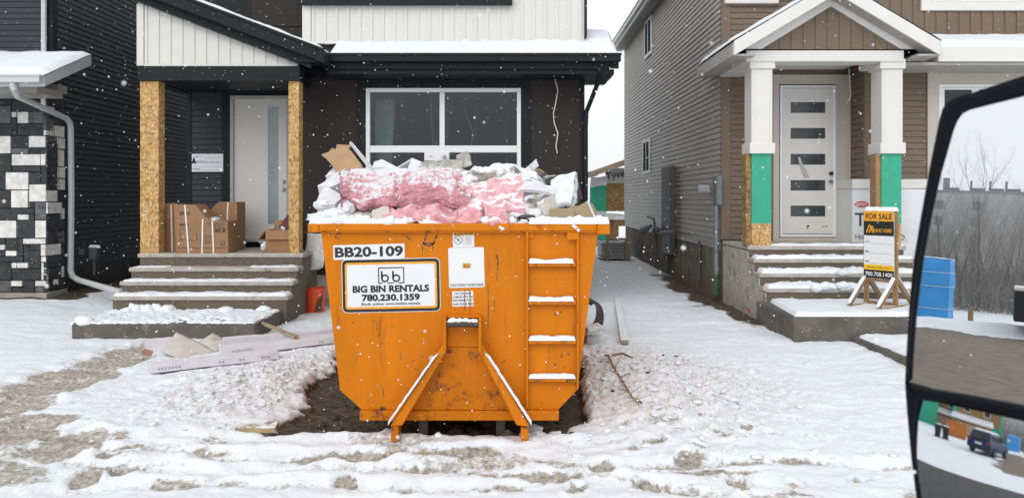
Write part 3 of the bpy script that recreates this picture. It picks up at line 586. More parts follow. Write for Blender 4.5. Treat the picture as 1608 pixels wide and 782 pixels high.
for k in range(9): q.box(gx(322 + k*2.9, 13.672), gx(323.2 + k*2.9, 13.672), 13.6685, 13.672, gz(255.5, 13.672), gz(253.2 + (k % 3)*0.6, 13.672))
q.build('ruled_line', grey_ink, no)
# white batten upper wall
zb = gz(69, 13.05)
q = MB(); q.box(-3.66, 1.265, 13.05, 13.3, zb, 7.5); battens(q, -3.60, 1.25, lambda x: zb + 0.03, lambda x: 7.4, 13.05, 0.203, 0.045, 0.018); q.box(-3.665, -3.52, 13.02, 13.05, zb, 7.4); q.box(-3.52, 1.27, 13.024, 13.05, zb, zb + 0.035); q.build('batten_cladding', white_batten, bh)
q = MB(); q.box(1.266, 1.31, 13.0, 13.3, gz(58, 13.0), 7.5); q.box(-3.66, gx(804.5, 12.95), 12.93, 13.019, gz(8, 12.95), gz(-30, 12.95)); q.build('upper_trim', blk_trim, bh)
q = MB(); q.box(gx(395, 13.7), -3.67, 13.70, 13.738, gz(42, 13.7), 7.5); q.box(-5.94, -3.67, 13.71, 13.738, 4.62, gz(43, 13.7)); q.build('upper_panel', blk_panel, bh)
# pent roof over the bay with gutter and snow
gxl, gxr = gx(512, 12.4), 1.78
q = MB(); q.prism([(12.42, 4.10), (12.42, 4.30), (13.72, 5.0), (13.72, 4.74)], gxl, gxr, 'x'); pr = q.build('pent_roof', blk_trim, bh)
q = MB(); q.box(gxl, gxr + 0.02, 12.30, 12.419, gz(98, 12.4) + 0.0, gz(86, 12.4)); q.box(gxl, gxr + 0.03, 12.285, 12.30, gz(89, 12.4), gz(85.5, 12.4)); q.build('gutter', blk_trim, pr)
q = MB(); q.box(gxl, gxr - 0.07, 12.47, 13.08, 4.02, 4.10)
for k in range(14): q.box(1.27 + k*0.03, 1.285 + k*0.03, 12.5, 13.7, 4.012, 4.02)
q.box(1.27, gxr - 0.07, 13.08, 13.7, 4.03, 4.5); q.build('soffit', blk_trim, pr)
q = MB(); snow_on(q, (gxl + 0.03, 12.38, 4.30), (gxr, 12.38, 4.30), (gxr, 13.06, 4.66), (gxl + 0.03, 13.06, 4.66), 0.075, 90, 8, 4, 0.3, 0.3, 3)
snow_on(q, (1.2, 13.0, 4.62), (gxr - 0.01, 13.0, 4.62), (gxr - 0.01, 13.7, 5.0), (1.3, 13.7, 5.0), 0.07, 12, 10, 5, 0.35, 0.2, 3)
for k in range(26):
    x = -3.2 + k*0.172 + random.uniform(-0.03, 0.03); lump(q, (x, 13.03, zb + 0.0 + 0.035*(k/26)), (0.11, 0.04, random.uniform(0.02, 0.05)), 0.2, k, 2)
q.build('snow_layer', snow_m, pr, smooth=True)
q = MB(); q.tube([(1.47, 12.42, 4.15), (1.47, 12.45, 4.05), (1.44, 12.7, 3.85), (1.30, 13.02, 3.45), (1.29, 13.04, 3.2), (1.29, 13.04, 0.4)], 0.04, 8); q.build('downspout', blk_trim, bh)
q = MB(); q.tube([P(871, 112, 13.05), P(872, 128, 13.04), P(876, 142, 13.03), P(873, 160, 13.03), P(869, 178, 13.04), P(870, 192, 13.03), P(876, 210, 13.04), P(873, 230, 13.03), P(875, 241, 13.03)], 0.011, 6); q.build('hanging_wire', M('white_wire', (0.62, 0.60, 0.58), 0.5), bh)
# porch gable: rake, white triangle, beam, ceiling, posts
eX, eZ, sl, lX = gx(509, 11.9), 4.315, 0.378, gx(190, 11.9)
zt = lambda x: eZ + sl*(eX - x)
q = MB(); q.prism([(eX, eZ - 0.205), (eX, eZ), (lX, zt(lX)), (lX, zt(lX) - 0.215)], 11.9, 13.73, 'y'); rk = q.build('porch_roof', blk_trim, bh)
q = MB(); q.prism([(eX + 0.01, eZ - 0.03), (eX + 0.01, eZ + 0.012), (lX, zt(lX) + 0.012), (lX, zt(lX) - 0.03)], 11.87, 11.899, 'y'); q.build('drip_edge', blk_trim, rk)
q = MB(); snow_on(q, (lX, 11.89, zt(lX) + 0.004), (eX - 0.05, 11.89, eZ + 0.02), (eX - 0.05, 13.6, eZ + 0.02), (lX, 13.6, zt(lX) + 0.004), 0.07, 40, 10, 6, 0.3, 0.3, 3); q.build('snow_layer', snow_m, rk, smooth=True)
tl = [P(217, 4, 12.2), P(217, 104, 12.2), P(468, 104, 12.2), P(468, 101, 12.2)]
ty = lambda x: tl[3].z + (tl[0].z - tl[3].z)*(tl[3].x - x)/(tl[3].x - tl[0].x)
q = MB(); q.prism([(tl[0].x, tl[0].z), (tl[1].x, tl[1].z), (tl[2].x, tl[2].z), (tl[3].x, tl[3].z)], 12.2, 12.24); battens(q, tl[0].x + 0.02, tl[2].x - 0.1, lambda x: tl[1].z + 0.02, lambda x: ty(x), 12.2, 0.193, 0.04, 0.016)
q.box(tl[0].x - 0.01, tl[0].x + 0.1, 12.17, 12.2, tl[1].z, ty(tl[0].x + 0.1)); q.box(tl[0].x + 0.1, tl[2].x, 12.175, 12.2, tl[1].z - 0.02, tl[1].z + 0.03); q.build('gable_cladding', white_batten, bh)
q = MB(); q.prism([(tl[3].x + 0.25, ty(tl[3].x + 0.25) + 0.0), (tl[3].x + 0.25, ty(tl[3].x + 0.25) + 0.32), (tl[0].x - 0.05, ty(tl[0].x - 0.05) + 0.32), (tl[0].x - 0.05, ty(tl[0].x - 0.05) + 0.0)], 12.05, 12.16); q.box(gx(472, 12.05), gx(506, 12.05), 12.0, 12.3, gz(99, 12.05), gz(84, 12.05)); q.build('gable_trim', blk_trim, bh)
q = MB(); q.box(gx(219, 12.2), gx(472, 12.2), 12.15, 12.45, gz(127.5, 12.2), gz(105, 12.2) - 0.001); q.build('beam', blk_trim, bh)
q = MB(); q.box(-6.05, -3.55, 12.46, 13.69, gz(125, 12.2), gz(120, 12.2)); q.box(-6.05, -5.93, 12.46, 13.68, gz(127, 12.2), gz(110, 12.2)); q.build('porch_ceiling', blk_trim, bh)
seams = [128, 166, 188, 209, 252.5, 292.5, 313.6, 334.7, 379, 399.5]
for a, b, D1 in ((220, 249, 12.42), (453, 469.5, 12.42)):
    q = MB()
    for k in range(len(seams) - 1):
        j = 0.002*(k % 2); q.box(gx(a, 12.2) + j, gx(b, 12.2) - j, 12.2 + j, D1, gz(seams[k+1], 12.2) + 0.004, gz(seams[k], 12.2))
    q.box(gx(a, 12.2) + 0.01, gx(b, 12.2) - 0.01, 12.215, D1 - 0.01, gz(399.5, 12.2), gz(128, 12.2) - 0.005); q.build('porch_post', osb, bh)
# house wrap torn loose at the foot of the wall
q = MB(); panel(q, [P(476, 430, 12.75), P(508, 418, 12.7), P(508, 366, 12.75), P(482, 366, 12.8)], 0.01, (10, 14), 0.06, 5, 3); q.build('torn_wrap', wrapm, bh, smooth=True)
# ================================================================== BROWN HOUSE (right)
br = thing('house', (5.5, 13.3, 0.0), 'brown and grey sided house with white gabled porch on green wrapped columns', 'house')
BX = 3.84
q = MB(); siding(q, 13.62, 25.4, gz(376, 13.6), 7.25, BX, '-x', 0.104, 0.024); q.build('siding', grey_side, br)
q = MB(); q.box(BX + 0.003, 12, 13.75, 25.4, 1.0, 7.3); q.box(BX + 0.02, 12, 13.8, 25.35, -0.2, 1.0); q.build('wall', grey_side, br)
q = MB(); q.box(BX + 0.004, 6.2, 13.64, 13.8, 1.2, 7.3); q.box(6.19, 12, 13.04, 13.8, 1.2, 7.3); q.box(5.5, 12, 13.04, 13.8, 4.62, 7.3); q.build('wall', brown_side, br)
# foundation below the siding, with form lines
fz = gz(376, 13.6)
q = MB(); q.box(BX + 0.014, BX + 0.05, 13.66, 25.3, -0.2, fz + 0.02)
for k in range(28): q.box(BX + 0.004, BX + 0.014, 13.9 + k*0.41, 13.92 + k*0.41, -0.1, fz - 0.01)
q.build('foundation', M('side_foundation', (0.17, 0.145, 0.115), 0.85, 0.3, 4, 0.3, 40, dirt=(0.07, 0.055, 0.045), dirt_amt=0.5, dirt_scale=2), br)
# front siding
q = MB(); siding(q, gx(1147, 13.62), gx(1214, 13.62), fz, 4.6, 13.63, '-y'); siding(q, gx(1147, 13.62), 5.6, 4.6, 7.3, 13.63, '-y'); siding(q, 4.7, 6.2, gz(118, 13.6), 4.6, 13.63, '-y')
siding(q, 13.07, 13.62, gz(352, 13.03), 4.4, 6.185, '-x'); siding(q, 6.27, 12, gz(281, 13.0), 4.5, 13.03, '-y'); q.build('siding', brown_side, br)
q = MB(); q.box(BX - 0.018, gx(1147, 13.6), 13.60, 13.63, fz, 7.3); q.box(BX - 0.018, BX + 0.003, 13.631, 13.66, fz, 7.3); q.box(6.15, 6.275, 12.99, 13.03, gz(281, 13.0), 4.3); q.box(6.15, 6.184, 13.031, 13.07, gz(281, 13.0), 4.3); q.build('corner_trim', brown_side, br)
# upper board and batten on the front
ub0 = 4.3
q = MB(); q.box(5.5, 12, 13.0, 13.03, ub0, 7.3); battens(q, 5.3, 12, lambda x: ub0 + 0.02, lambda x: 7.2, 13.0, 0.2, 0.05, 0.018); q.build('batten_cladding', brown_side, br)
q = MB(); q.box(gx(1138, 13.55), gx(1222, 13.55), 13.52, 13.62, gz(6, 13.55), gz(-25, 13.55)); q.build('belt_trim', white_trim, br)
# upper window, only its lower trim shows
uw = MB(); frame(uw, gx(1447, 12.96), 9.6, gz(17, 12.96), 7.0, 12.955, 12.999, 0.16); uo = uw.build('window', white_trim, br, bevel=0.004)
q = MB(); frame(q, gx(1447, 12.96) + 0.165, 9.43, gz(17, 12.96) + 0.165, 6.83, 12.96, 12.999, 0.06); q.build('window_frame', vinyl, uo)
q = MB(); q.box(gx(1447, 12.96) + 0.23, 9.37, 12.985, 12.998, gz(17, 12.96) + 0.23, 6.77); q.build('pane', dark_glass, uo)
# lower window at the right, mostly behind the mirror
lw = MB(); a, b, c, d = gx(1457, 12.98), 9.5, gz(281, 12.98), gz(114.5, 12.98)
frame(lw, a, b, c, d, 12.98, 13.012, 0.195); lo_ = lw.build('window', beige_trim, br, bevel=0.004)
q = MB(); frame(q, a + 0.2, b - 0.2, c + 0.2, d - 0.2, 12.985, 13.01, 0.055); q.box(gx(1530, 12.98), gx(1535, 12.98), 12.983, 13.008, c + 0.26, d - 0.26)
frame(q, a + 0.26, gx(1530, 12.98), c + 0.26, d - 0.26, 12.99, 13.008, 0.035); frame(q, gx(1535, 12.98), b - 0.26, c + 0.26, d - 0.26, 12.99, 13.008, 0.035); q.build('window_frame', vinyl, lo_)
q = MB(); q.box(a + 0.25, b - 0.25, 13.0, 13.006, c + 0.25, d - 0.25); q.build('pane', dark_glass, lo_)
# two narrow windows in the side wall
for (xa, xb, ya, yb) in ((1014, 1025, 27, 92), (1011.5, 1022, 216, 276)):
    Da = F*BX/(xb - CX); Db = F*BX/(xa - CX); Dm = (Da + Db)/2; z0 = gz(yb, Dm) + 0.05; z1 = gz(ya, Dm) - 0.05
    q = MB()
    for (u0, u1, v0, v1) in ((Da, Da + 0.09, z0, z1), (Db - 0.09, Db, z0, z1), (Da + 0.09, Db - 0.09, z0, z0 + 0.09), (Da + 0.09, Db - 0.09, z1 - 0.09, z1)): q.box(BX - 0.048, BX - 0.001, u0, u1, v0, v1)
    q.box(BX - 0.046, BX - 0.001, Dm - 0.03, Dm + 0.03, z0 + 0.09, z1 - 0.09)
    w_ = q.build('window', vinyl, br); q = MB(); q.box(BX - 0.042, BX - 0.032, Da + 0.09, Db - 0.09, z0 + 0.09, z1 - 0.09); q.build('pane', M('dull_dark_side_glass', (0.03, 0.033, 0.036), 0.7, 0.2, spec=0.05), w_)  # dark dull pane with hardly any gloss
# main roof: only the side eave shows
q = MB(); q.prism([(3.55, 7.08), (3.55, 7.28), (8.0, 9.6), (12.6, 7.28), (12.6, 7.08)], 12.9, 25.9, 'y'); ro = q.build('roof', M('roof_shingle', (0.05, 0.05, 0.055), 0.9, 0.3, 20), br)
q = MB(); q.box(3.52, 3.548, 12.85, 25.95, 7.06, 7.29); q.box(3.44, 3.518, 12.9, 25.95, 7.17, 7.29); q.build('fascia', M('pale_fascia', (0.72, 0.72, 0.71), 0.5, 0.05), ro)
q = MB(); q.box(3.43, 3.44, 12.9, 25.95, 7.275, 7.31); q.build('gutter_edge', blk_trim, ro)
q = MB(); q.box(3.55, BX, 12.9, 25.9, 7.03, 7.08)
for k in range(60): q.box(3.555, BX - 0.02, 13.0 + k*0.21, 13.012 + k*0.21, 7.022, 7.03)
q.build('soffit', soffit_g, ro)
# ---- porch gable
ax, az, ex0, ex1, ez, GD = 5.14, 5.41, 3.51, 6.77, 4.44, 11.8
sg = (az - ez)/(ax - ex0)
q = MB(); t = 0.06
q.prism([(ex0, ez - t), (ex0, ez), (ax, az), (ax, az - t)], GD + 0.001, 14.1); q.prism([(ax + 0.001, az - t), (ax + 0.001, az), (ex1, ez), (ex1, ez - t)], GD + 0.001, 13.5); pg = q.build('porch_roof', M('roof_shingle', (0.05, 0.05, 0.055)), br)
q = MB()
for s in (-1, 1):
    x0 = ax; x1 = ex0 if s < 0 else ex1
    q.prism([(x0 + s*0.0005, az - 0.24), (x0 + s*0.0005, az - 0.012), (x1, ez - 0.012), (x1, ez - 0.24)], GD - 0.03, GD)
q.each('rake_board', white_trim, pg, bevel=0.004)
q = MB(); q.box(ex0 - 0.018, ex0 + 0.002, GD, 14.05, ez - 0.235, ez - 0.035); q.box(ex1 - 0.002, ex1 + 0.02, GD, 13.0, ez - 0.235, ez - 0.035); q.each('fascia', M('soiled_fascia', (0.42, 0.41, 0.395), 0.6, 0.14, 3, dirt=(0.25, 0.235, 0.215), dirt_amt=0.4), pg)
q = MB()
for s in (-1, 1):
    x1 = ex0 + 0.01 if s < 0 else ex1 - 0.01
    q.prism([(ax + s*0.001, az - 0.245), (ax + s*0.001, az - 0.225), (x1, ez - 0.205), (x1, ez - 0.225)], GD + 0.01, 12.08)
    for k in range(9):
        f = (k + 0.5)/9; xx = ax + (x1 - ax)*f; zz = az - 0.247 + (ez - az + 0.02)*f; q.beam((xx, GD + 0.02, zz), (xx, 12.06, zz), 0.012, 0.004)
q.box(ex0 + 0.005, 3.86, GD + 0.01, 14.0, ez - 0.24, ez - 0.21); q.box(6.44, ex1, GD + 0.01, 13.02, ez - 0.24, ez - 0.21); q.build('soffit', soffit_g, pg)
q = MB(); snow_on(q, (ex0 - 0.03, GD - 0.035, ez), (ex0 - 0.03, 14.0, ez), (ax, 14.0, az), (ax, GD - 0.035, az), 0.055, 18, 30, 7, 0.35, 0.3, 4)
snow_on(q, (ax, GD - 0.035, az), (ax, 13.4, az), (ex1 + 0.03, 13.4, ez), (ex1 + 0.03, GD - 0.035, ez), 0.055, 14, 30, 8, 0.35, 0.3, 4); q.build('snow_layer', snow_m, pg, smooth=True)
bx0, bx1, bz, tz = gx(1195, 12.1), gx(1413, 12.1), gz(78, 12.1), gz(11, 12.1); bm_ = (bx0 + bx1)/2
q = MB(); q.prism([(bx0, bz), (bx1, bz), (bm_, tz)], 12.1, 12.16)
battens(q, bx0, bx1, lambda x: bz, lambda x: bz + (tz - bz)*(1 - abs(x - bm_)/((bx1 - bx0)/2)) - 0.0, 12.1, 0.195, 0.035, 0.014); q.build('gable_cladding', brown_side, br)
q = MB()
for s, xb in ((-1, bx0), (1, bx1)):
    q.prism([(bm_ + s*0.0005, tz), (bm_ + s*0.0005, tz + 0.33), (xb + s*0.46, bz + 0.06), (xb + s*0.46, bz - 0.0), (xb, bz)], 12.065, 12.1)
q.each('gable_trim', white_trim, br, bevel=0.003)
q = MB(); q.box(gx(1172, 12.05), gx(1419, 12.05), 12.04, 12.4, gz(97, 12.05), gz(80, 12.05)); q.box(gx(1172, 12.05), 4.2, 12.4, 13.6, gz(97, 12.05), gz(80, 12.05)); q.box(6.05, gx(1419, 12.05), 12.4, 13.0, gz(97, 12.05), gz(80, 12.05)); q.box(4.2, 6.05, 12.4, 13.62, gz(84, 12.05), gz(81, 12.05)); q.build('porch_beam', white_trim, br, bevel=0.004)
# columns
for (xa, xb, dpt) in ((1180, 1213, 0.36), (1384.5, 1417.5, 0.36)):
    CD = 12.1; X0, X1 = gx(xa, CD), gx(xb, CD); m = 0.035
    q = MB(); q.box(X0, X1, CD, CD + dpt, gz(241, CD), gz(97, CD)); q.box(X0 + 0.04, X0 + 0.05, CD - 0.004, CD, gz(224, CD), gz(109, CD)); q.box(X1 - 0.05, X1 - 0.04, CD - 0.004, CD, gz(224, CD), gz(109, CD)); co_ = q.build('column', white_trim, br, bevel=0.003)
    q = MB(); q.box(X0 - m, X1 + m, CD - m, CD + dpt + m, gz(108.5, CD), gz(93, CD)); q.build('capital', white_trim, co_, bevel=0.006)
    q = MB(); q.box(X0 - m, X1 + m, CD - m, CD + dpt + m, gz(241.5, CD), gz(224.5, CD)); q.build('collar', white_trim, co_, bevel=0.006)
    q = MB(); q.box(X0 + 0.01, X1 - 0.01, CD + 0.02, CD + dpt - 0.03, gz(351, CD), gz(241.6, CD)); q.build('sheathing', green, co_)
    q = MB(); q.box(X0 + 0.012, X1 - 0.012, CD + 0.022, CD + dpt - 0.03, gz(386, CD), gz(351.2, CD)); q.build('post_base', osb, co_)
    q = MB(); q.box(X0 - 0.07, X0 + 0.008, CD + 0.05, CD + 0.25, gz(386, CD), gz(241.6, CD)); q.build('post', post_wood if xa > 1300 else osb_dull, co_)
# door
q = MB(); D = 13.6; frame(q, gx(1213.5, D), gx(1335, D), gz(380, D), gz(118, D), D - 0.03, D + 0.03, gx(1223, D) - gx(1213.5, D), 0.08); q.box(gx(1222, D), gx(1332, D), D - 0.02, D + 0.035, gz(133, D), gz(119, D)); q.box(gx(1311, D), gx(1334, D), D - 0.02, D + 0.035, gz(376, D), gz(133, D)); q.build('door_surround', beige_trim, br, bevel=0.004)
q = MB(); frame(q, gx(1224, D), gx(1311, D), gz(372, D), gz(135, D), D - 0.045, D + 0.02, 0.045); q.build('door_frame', vinyl, br, bevel=0.004)
X0, X1, Z0, Z1 = gx(1228.5, D), gx(1307, D), gz(367, D), gz(139.5, D); wa, wb = gx(1240.5, D), gx(1295, D)
rows = [(161, 178), (201.5, 218.5), (242, 259), (283, 299.5), (323, 340)]
q = MB(); q.box(X0, wa, D - 0.03, D + 0.015, Z0, Z1); q.box(wb, X1, D - 0.03, D + 0.015, Z0, Z1); zz = [Z1] + [v for r_ in rows for v in (gz(r_[0], D), gz(r_[1], D))] + [Z0]
for k in range(0, len(zz), 2): q.box(wa, wb, D - 0.03, D + 0.015, zz[k+1], zz[k])
dr = q.build('door', door_white, br)
for r_ in rows:
    q = MB(); q.box(wa + 0.001, wb - 0.001, D - 0.02, D, gz(r_[1], D) + 0.001, gz(r_[0], D) - 0.001); q.build('door_glass', dark_lite, dr)
q = MB(); c = P(1304, 272.5, D - 0.03); q.tube([c + Vector((0, 0.02, 0)), c + Vector((0, -0.02, 0)), c + Vector((0, -0.028, 0)), c + Vector((0, -0.06, 0)), c + Vector((0, -0.075, 0))], [0.03, 0.03, 0.018, 0.034, 0.02], 14); q.build('handle', black_pl, dr)
q = MB(); c = P(1304, 285.5, D - 0.03); q.tube([c + Vector((0, 0.02, 0)), c + Vector((0, -0.04, 0))], [0.038, 0.034], 14); q.build('deadbolt', chrome, dr)
q = MB()
for (x, y, s) in ((1269, 355, 0.03), (1292, 356, 0.02), (1297.5, 355.5, 0.02), (1268, 358, 0.02)): lump(q, P(x, y, D - 0.031), (s, 0.003, s*0.6), 0.4, int(x), 1)
q.each('scuff_mark', ink, dr)
q = MB(); panel(q, [P(1253, 248, D - 0.04), P(1256, 246, D - 0.05), P(1271, 279, D - 0.05), P(1262, 277, D - 0.05)], 0.003, (3, 8), 0.02, 6, 4); q.build('torn_plastic', M('torn_film', (0.42, 0.42, 0.42), 0.3, 0.1), dr)
q = MB(); q.tube([P(1333, 108, 13.1), P(1334, 125, 13.08), P(1336, 150, 13.09), P(1333, 158, 13.08), P(1329, 162, 13.09)], 0.008, 5); q.build('hanging_wire', M('white_wire', (0.62, 0.6, 0.58)), br)
# pent roof at right
q = MB(); q.prism([(12.2, 4.18), (12.2, 4.42), (13.0, 4.75), (13.0, 4.30)], gx(1474, 12.2), 12, 'x'); pt_ = q.build('pent_roof', white_trim, br)
q = MB(); q.box(6.45, 12, 12.25, 13.02, 4.13, 4.178); q.build('soffit', soffit_g, pt_)
q = MB(); q.prism([(gx(1424, 12.3), gz(91, 12.3)), (gx(1472, 12.3), gz(91, 12.3)), (gx(1472, 12.3), gz(69, 12.3))], 12.21, 12.5); q.build('eave_return', white_trim, pt_)
q = MB(); snow_on(q, (gx(1474, 12.2), 12.2, 4.42), (12, 12.2, 4.42), (12, 12.98, 4.74), (gx(1474, 12.2), 12.98, 4.74), 0.08, 50, 8, 9, 0.3, 0.3, 3); q.build('snow_layer', snow_m, pt_, smooth=True)
# house wrap band under the brown siding
q = MB(); q.box(5.93, 12, 12.985, 13.6, gz(296, 13.0), gz(281.5, 13.0)); q.build('belt_trim', white_trim, br)
q = MB(); q.box(5.945, 12, 13.02, 13.6, 0.3, gz(296, 13.0) - 0.002); panel(q, [P(1418, 470, 12.9), P(1490, 470, 12.7), P(1500, 297, 12.98), P(1405, 297, 12.98)], 0.008, (12, 14), 0.03, 3, 6); wr = q.build('house_wrap', wrapm, br)
lettering('Tyvek.', (gx(1380, 13.02), 13.02, gz(348, 13.02)), (1,0,0), (0,0,1), 0.84, 0.30, blue_ink, wr, bold=0.012, lift=0.004); lettering('HomeWrap', (gx(1371, 13.02), 13.02, gz(373, 13.02)), (1,0,0), (0,0,1), 0.62, 0.11, blue_ink, wr, lift=0.004); lettering('D.', (gx(1417, 12.9), 12.9, gz(373, 12.9)), (1,0,0), (0,0,1), 0.14, 0.1, blue_ink, wr, lift=0.015)
q = MB(); plate(q, (gx(1353, 13.02), 13.018, gz(321, 13.02)), (1,0,0), (0,0,1), [(0.125*math.cos(R(a)), 0.055*math.sin(R(a))) for a in range(0, 360, 20)], 0.003); q.build('print_oval', red_ink, wr)
lettering('DUPONT', (gx(1353, 13.0), 13.01, gz(321, 13.0)), (1,0,0), (0,0,1), 0.2, 0.055, wrapm, wr, bold=0.02, lift=0.004)
# services on the side wall
def WP(x, y, off=0.0):                                              # a point on the side wall seen at pixel x,y
    D = F*(BX - off)/(x - CX); return Vector((BX - off, D, gz(y, D)))
a, b = WP(1041, 262, 0.1), WP(1055, 256, 0.1)
q = MB(); q.box(BX - 0.14, BX - 0.02, b.y, a.y, WP(1048, 398, 0.1).z, WP(1048, 262, 0.1).z); q.tube([WP(1048, 395, 0.08), WP(1048, 425, 0.08)], 0.05); q.build('utility_chase', pipe_grey, br, bevel=0.01)
c = WP(1125, 300, 0.1)
q = MB(); q.box(BX - 0.13, BX - 0.02, c.y - 0.13, c.y + 0.17, WP(1126, 322, .1).z, WP(1126, 276, .1).z); mt = q.build('meter_box', galv, br, bevel=0.012)
q = MB(); g_ = WP(1112, 298, 0.1); q.tube([g_ + Vector((0.0, 0.02, 0)), g_ + Vector((-0.2, 0.02, 0))], 0.1, 16); q.build('meter_dial', M('meter_glass', (0.34, 0.34, 0.35), 0.15), mt)
q = MB(); q.tube([WP(1124.5, 322, .1), WP(1125, 435, .1)], 0.05, 10); q.build('conduit', galv, mt)
q = MB(); q.tube([WP(1125, 430, .1), WP(1124, 462, .1)], 0.062, 10); q.build('conduit_sleeve', M('green_conduit', (0.05, 0.11, 0.06), 0.6), mt)
q = MB(); q.tube([WP(1098, 378, .06), WP(1098, 405, .06)], 0.03, 8); q.tube([WP(1098, 405, .06), WP(1098, 440, .06)], 0.04, 8); q.build('riser_pipe', pipe_grey, br)
q = MB(); q.tube([WP(1017, 340, .2), WP(1026, 343, .2), WP(1028, 350, .2), WP(1028, 366, .2)], 0.03, 8); q.tube([WP(1032, 366, .2), WP(1058, 364, .2)], 0.04, 8); q.tube([WP(1010, 362, .25), WP(1022, 355, .25)], [0.11, 0.05], 10); lump(q, WP(1030, 362, .22), (0.1, 0.16, 0.1), 0.2, 3, 2); q.tube([WP(1030, 366, .2), WP(1030, 400, .2)], 0.03); q.build('gas_meter', pipe_grey, br)

# ================================================================== CONCRETE STEPS
def stairs(x0, x1, treads, yback, pad, lab, padlab):
    """treads: (front y, top z) from the top down; pad: x0,x1,y0,y1,top"""
    st = thing('concrete_steps', ((x0+x1)/2, treads[-1][0], 0), lab, 'steps')
    yb = yback
    for k, (yf, zt_) in enumerate(treads):
        zl = treads[k+1][1] if k+1 < len(treads) else pad[4]
        nz = 0.068
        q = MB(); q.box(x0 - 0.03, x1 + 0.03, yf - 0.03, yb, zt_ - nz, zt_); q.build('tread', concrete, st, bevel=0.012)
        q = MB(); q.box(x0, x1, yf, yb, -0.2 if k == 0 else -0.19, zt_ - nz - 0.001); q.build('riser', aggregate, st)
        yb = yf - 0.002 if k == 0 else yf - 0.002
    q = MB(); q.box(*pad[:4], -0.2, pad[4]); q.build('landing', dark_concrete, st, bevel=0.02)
    return st
TL = [(12.16, 1.046), (11.88, 0.845), (11.60, 0.655), (11.33, 0.463)]
st = stairs(-6.07, -3.43, TL, 13.69, (-6.0, -3.49, 10.14, 11.36, 0.243), 'weathered concrete steps and slab leading up to the grey door of the black house', '')
q = MB()
for (yf, z), tt, e in ((TL[2], 0.022, 0.03), (TL[3], 0.035, 0.02)): snow_on(q, (-6.06, yf - 0.02, z + 0.001), (-3.42, yf - 0.02, z + 0.001), (-3.42, yf + 0.25, z + 0.001), (-6.06, yf + 0.25, z + 0.001), tt, 90, 8, int(yf*10), 0.25, 0.7, 5)
snow_on(q, (-6.05, 11.87, 0.846), (-5.5, 11.87, 0.846), (-5.5, 12.1, 0.846), (-6.05, 12.1, 0.846), 0.012, 30, 6, 5, 0.3, 1.0, 6)
snow_on(q, (-4.2, 11.88, 0.846), (-3.45, 11.88, 0.846), (-3.45, 12.1, 0.846), (-4.2, 12.1, 0.846), 0.016, 30, 6, 6, 0.3, 1.0, 6)
snow_on(q, (-6.02, 10.15, 0.244), (-3.5, 10.15, 0.244), (-3.5, 11.34, 0.244), (-6.1, 11.34, 0.244), 0.030, 130, 56, 11, 0.25, 1.0, 3.4, 0.13)
for k in range(16): lump(q, (-5.75 + 0.042*k + random.uniform(-.03, .03), 11.2 + random.uniform(-.07, .07), 0.26), (random.uniform(.06, .12), .07, random.uniform(.05, .11)), 0.35, k, 2)
for (x, y) in ((-5.95, 10.32), (-5.85, 10.22), (-4.3, 11.2), (-3.75, 11.25)): lump(q, (x, y, 0.25), (.12, .1, .08), .35, int(x*10), 2)
q.build('snow_layer', snow_m, st, smooth=True)
TR = [(12.14, 1.172), (11.86, 0.985), (11.58, 0.785), (11.30, 0.585)]
st2 = stairs(3.87, 6.38, TR, 13.62, (3.74, 7.2, 9.89, 11.42, 0.378), 'snow covered concrete steps rising to the brown house porch behind the for sale board', '')
q = MB()
for (yf, z), tt in zip(TR, (0.03, 0.045, 0.06, 0.06)): snow_on(q, (3.88, yf - 0.02, z + 0.001), (6.39, yf - 0.02, z + 0.001), (6.39, yf + 0.25, z + 0.001), (3.88, yf + 0.25, z + 0.001), tt, 90, 8, int(yf*10) + 3, 0.25, 0.6, 5)
snow_on(q, (3.76, 9.9, 0.379), (7.2, 9.9, 0.379), (7.2, 11.3, 0.379), (3.9, 11.3, 0.379), 0.05, 90, 40, 12, 0.22, 0.35, 3)
for (x, y, z) in ((5.12, 11.52, 0.80), (5.0, 11.25, 0.63), (4.72, 11.24, 0.62), (4.6, 11.24, 0.6), (5.05, 11.27, 0.6)): lump(q, (x, y, z), (.1, .07, .06), .4, int(x*10), 2)
q.build('snow_layer', snow_m, st2, smooth=True)
# porch side: smooth concrete wall of the stoop
q = MB(); q.box(3.845, 3.866, 11.31, 13.59, -0.2, 0.51)
q.box(3.846, 3.866, 11.6, 13.59, 0.512, 0.71); q.box(3.847, 3.866, 11.88, 13.59, 0.712, 0.91); q.box(3.848, 3.866, 12.16, 13.59, 0.912, 1.09); q.build('side_wall', concrete, st2)
q = MB(); q.box(3.840, 3.845, 12.02, 12.14, 0.10, 0.16); q.build('paint_mark', M('red_spray', (0.75, 0.12, 0.08), 0.8), st2)
# concrete walk from the slab towards the street
q = MB(); q.box(4.50, 7.2, 6.2, 9.88, -0.2, 0.125); wk = q.build('walkway', dark_concrete, bevel=0.015); tag(wk, 'low concrete walk running from the right hand slab toward the street', 'walkway', kind='structure')
q = MB(); snow_on(q, (4.54, 6.2, 0.126), (7.2, 6.2, 0.126), (7.2, 9.86, 0.126), (4.54, 9.86, 0.126), 0.045, 60, 70, 15, 0.3, 0.9, 3, 0.06); so = q.build('walkway_snow', snow_m, smooth=True); tag(so, 'thin patchy snow lying on the low concrete walk', 'snow', kind='structure')

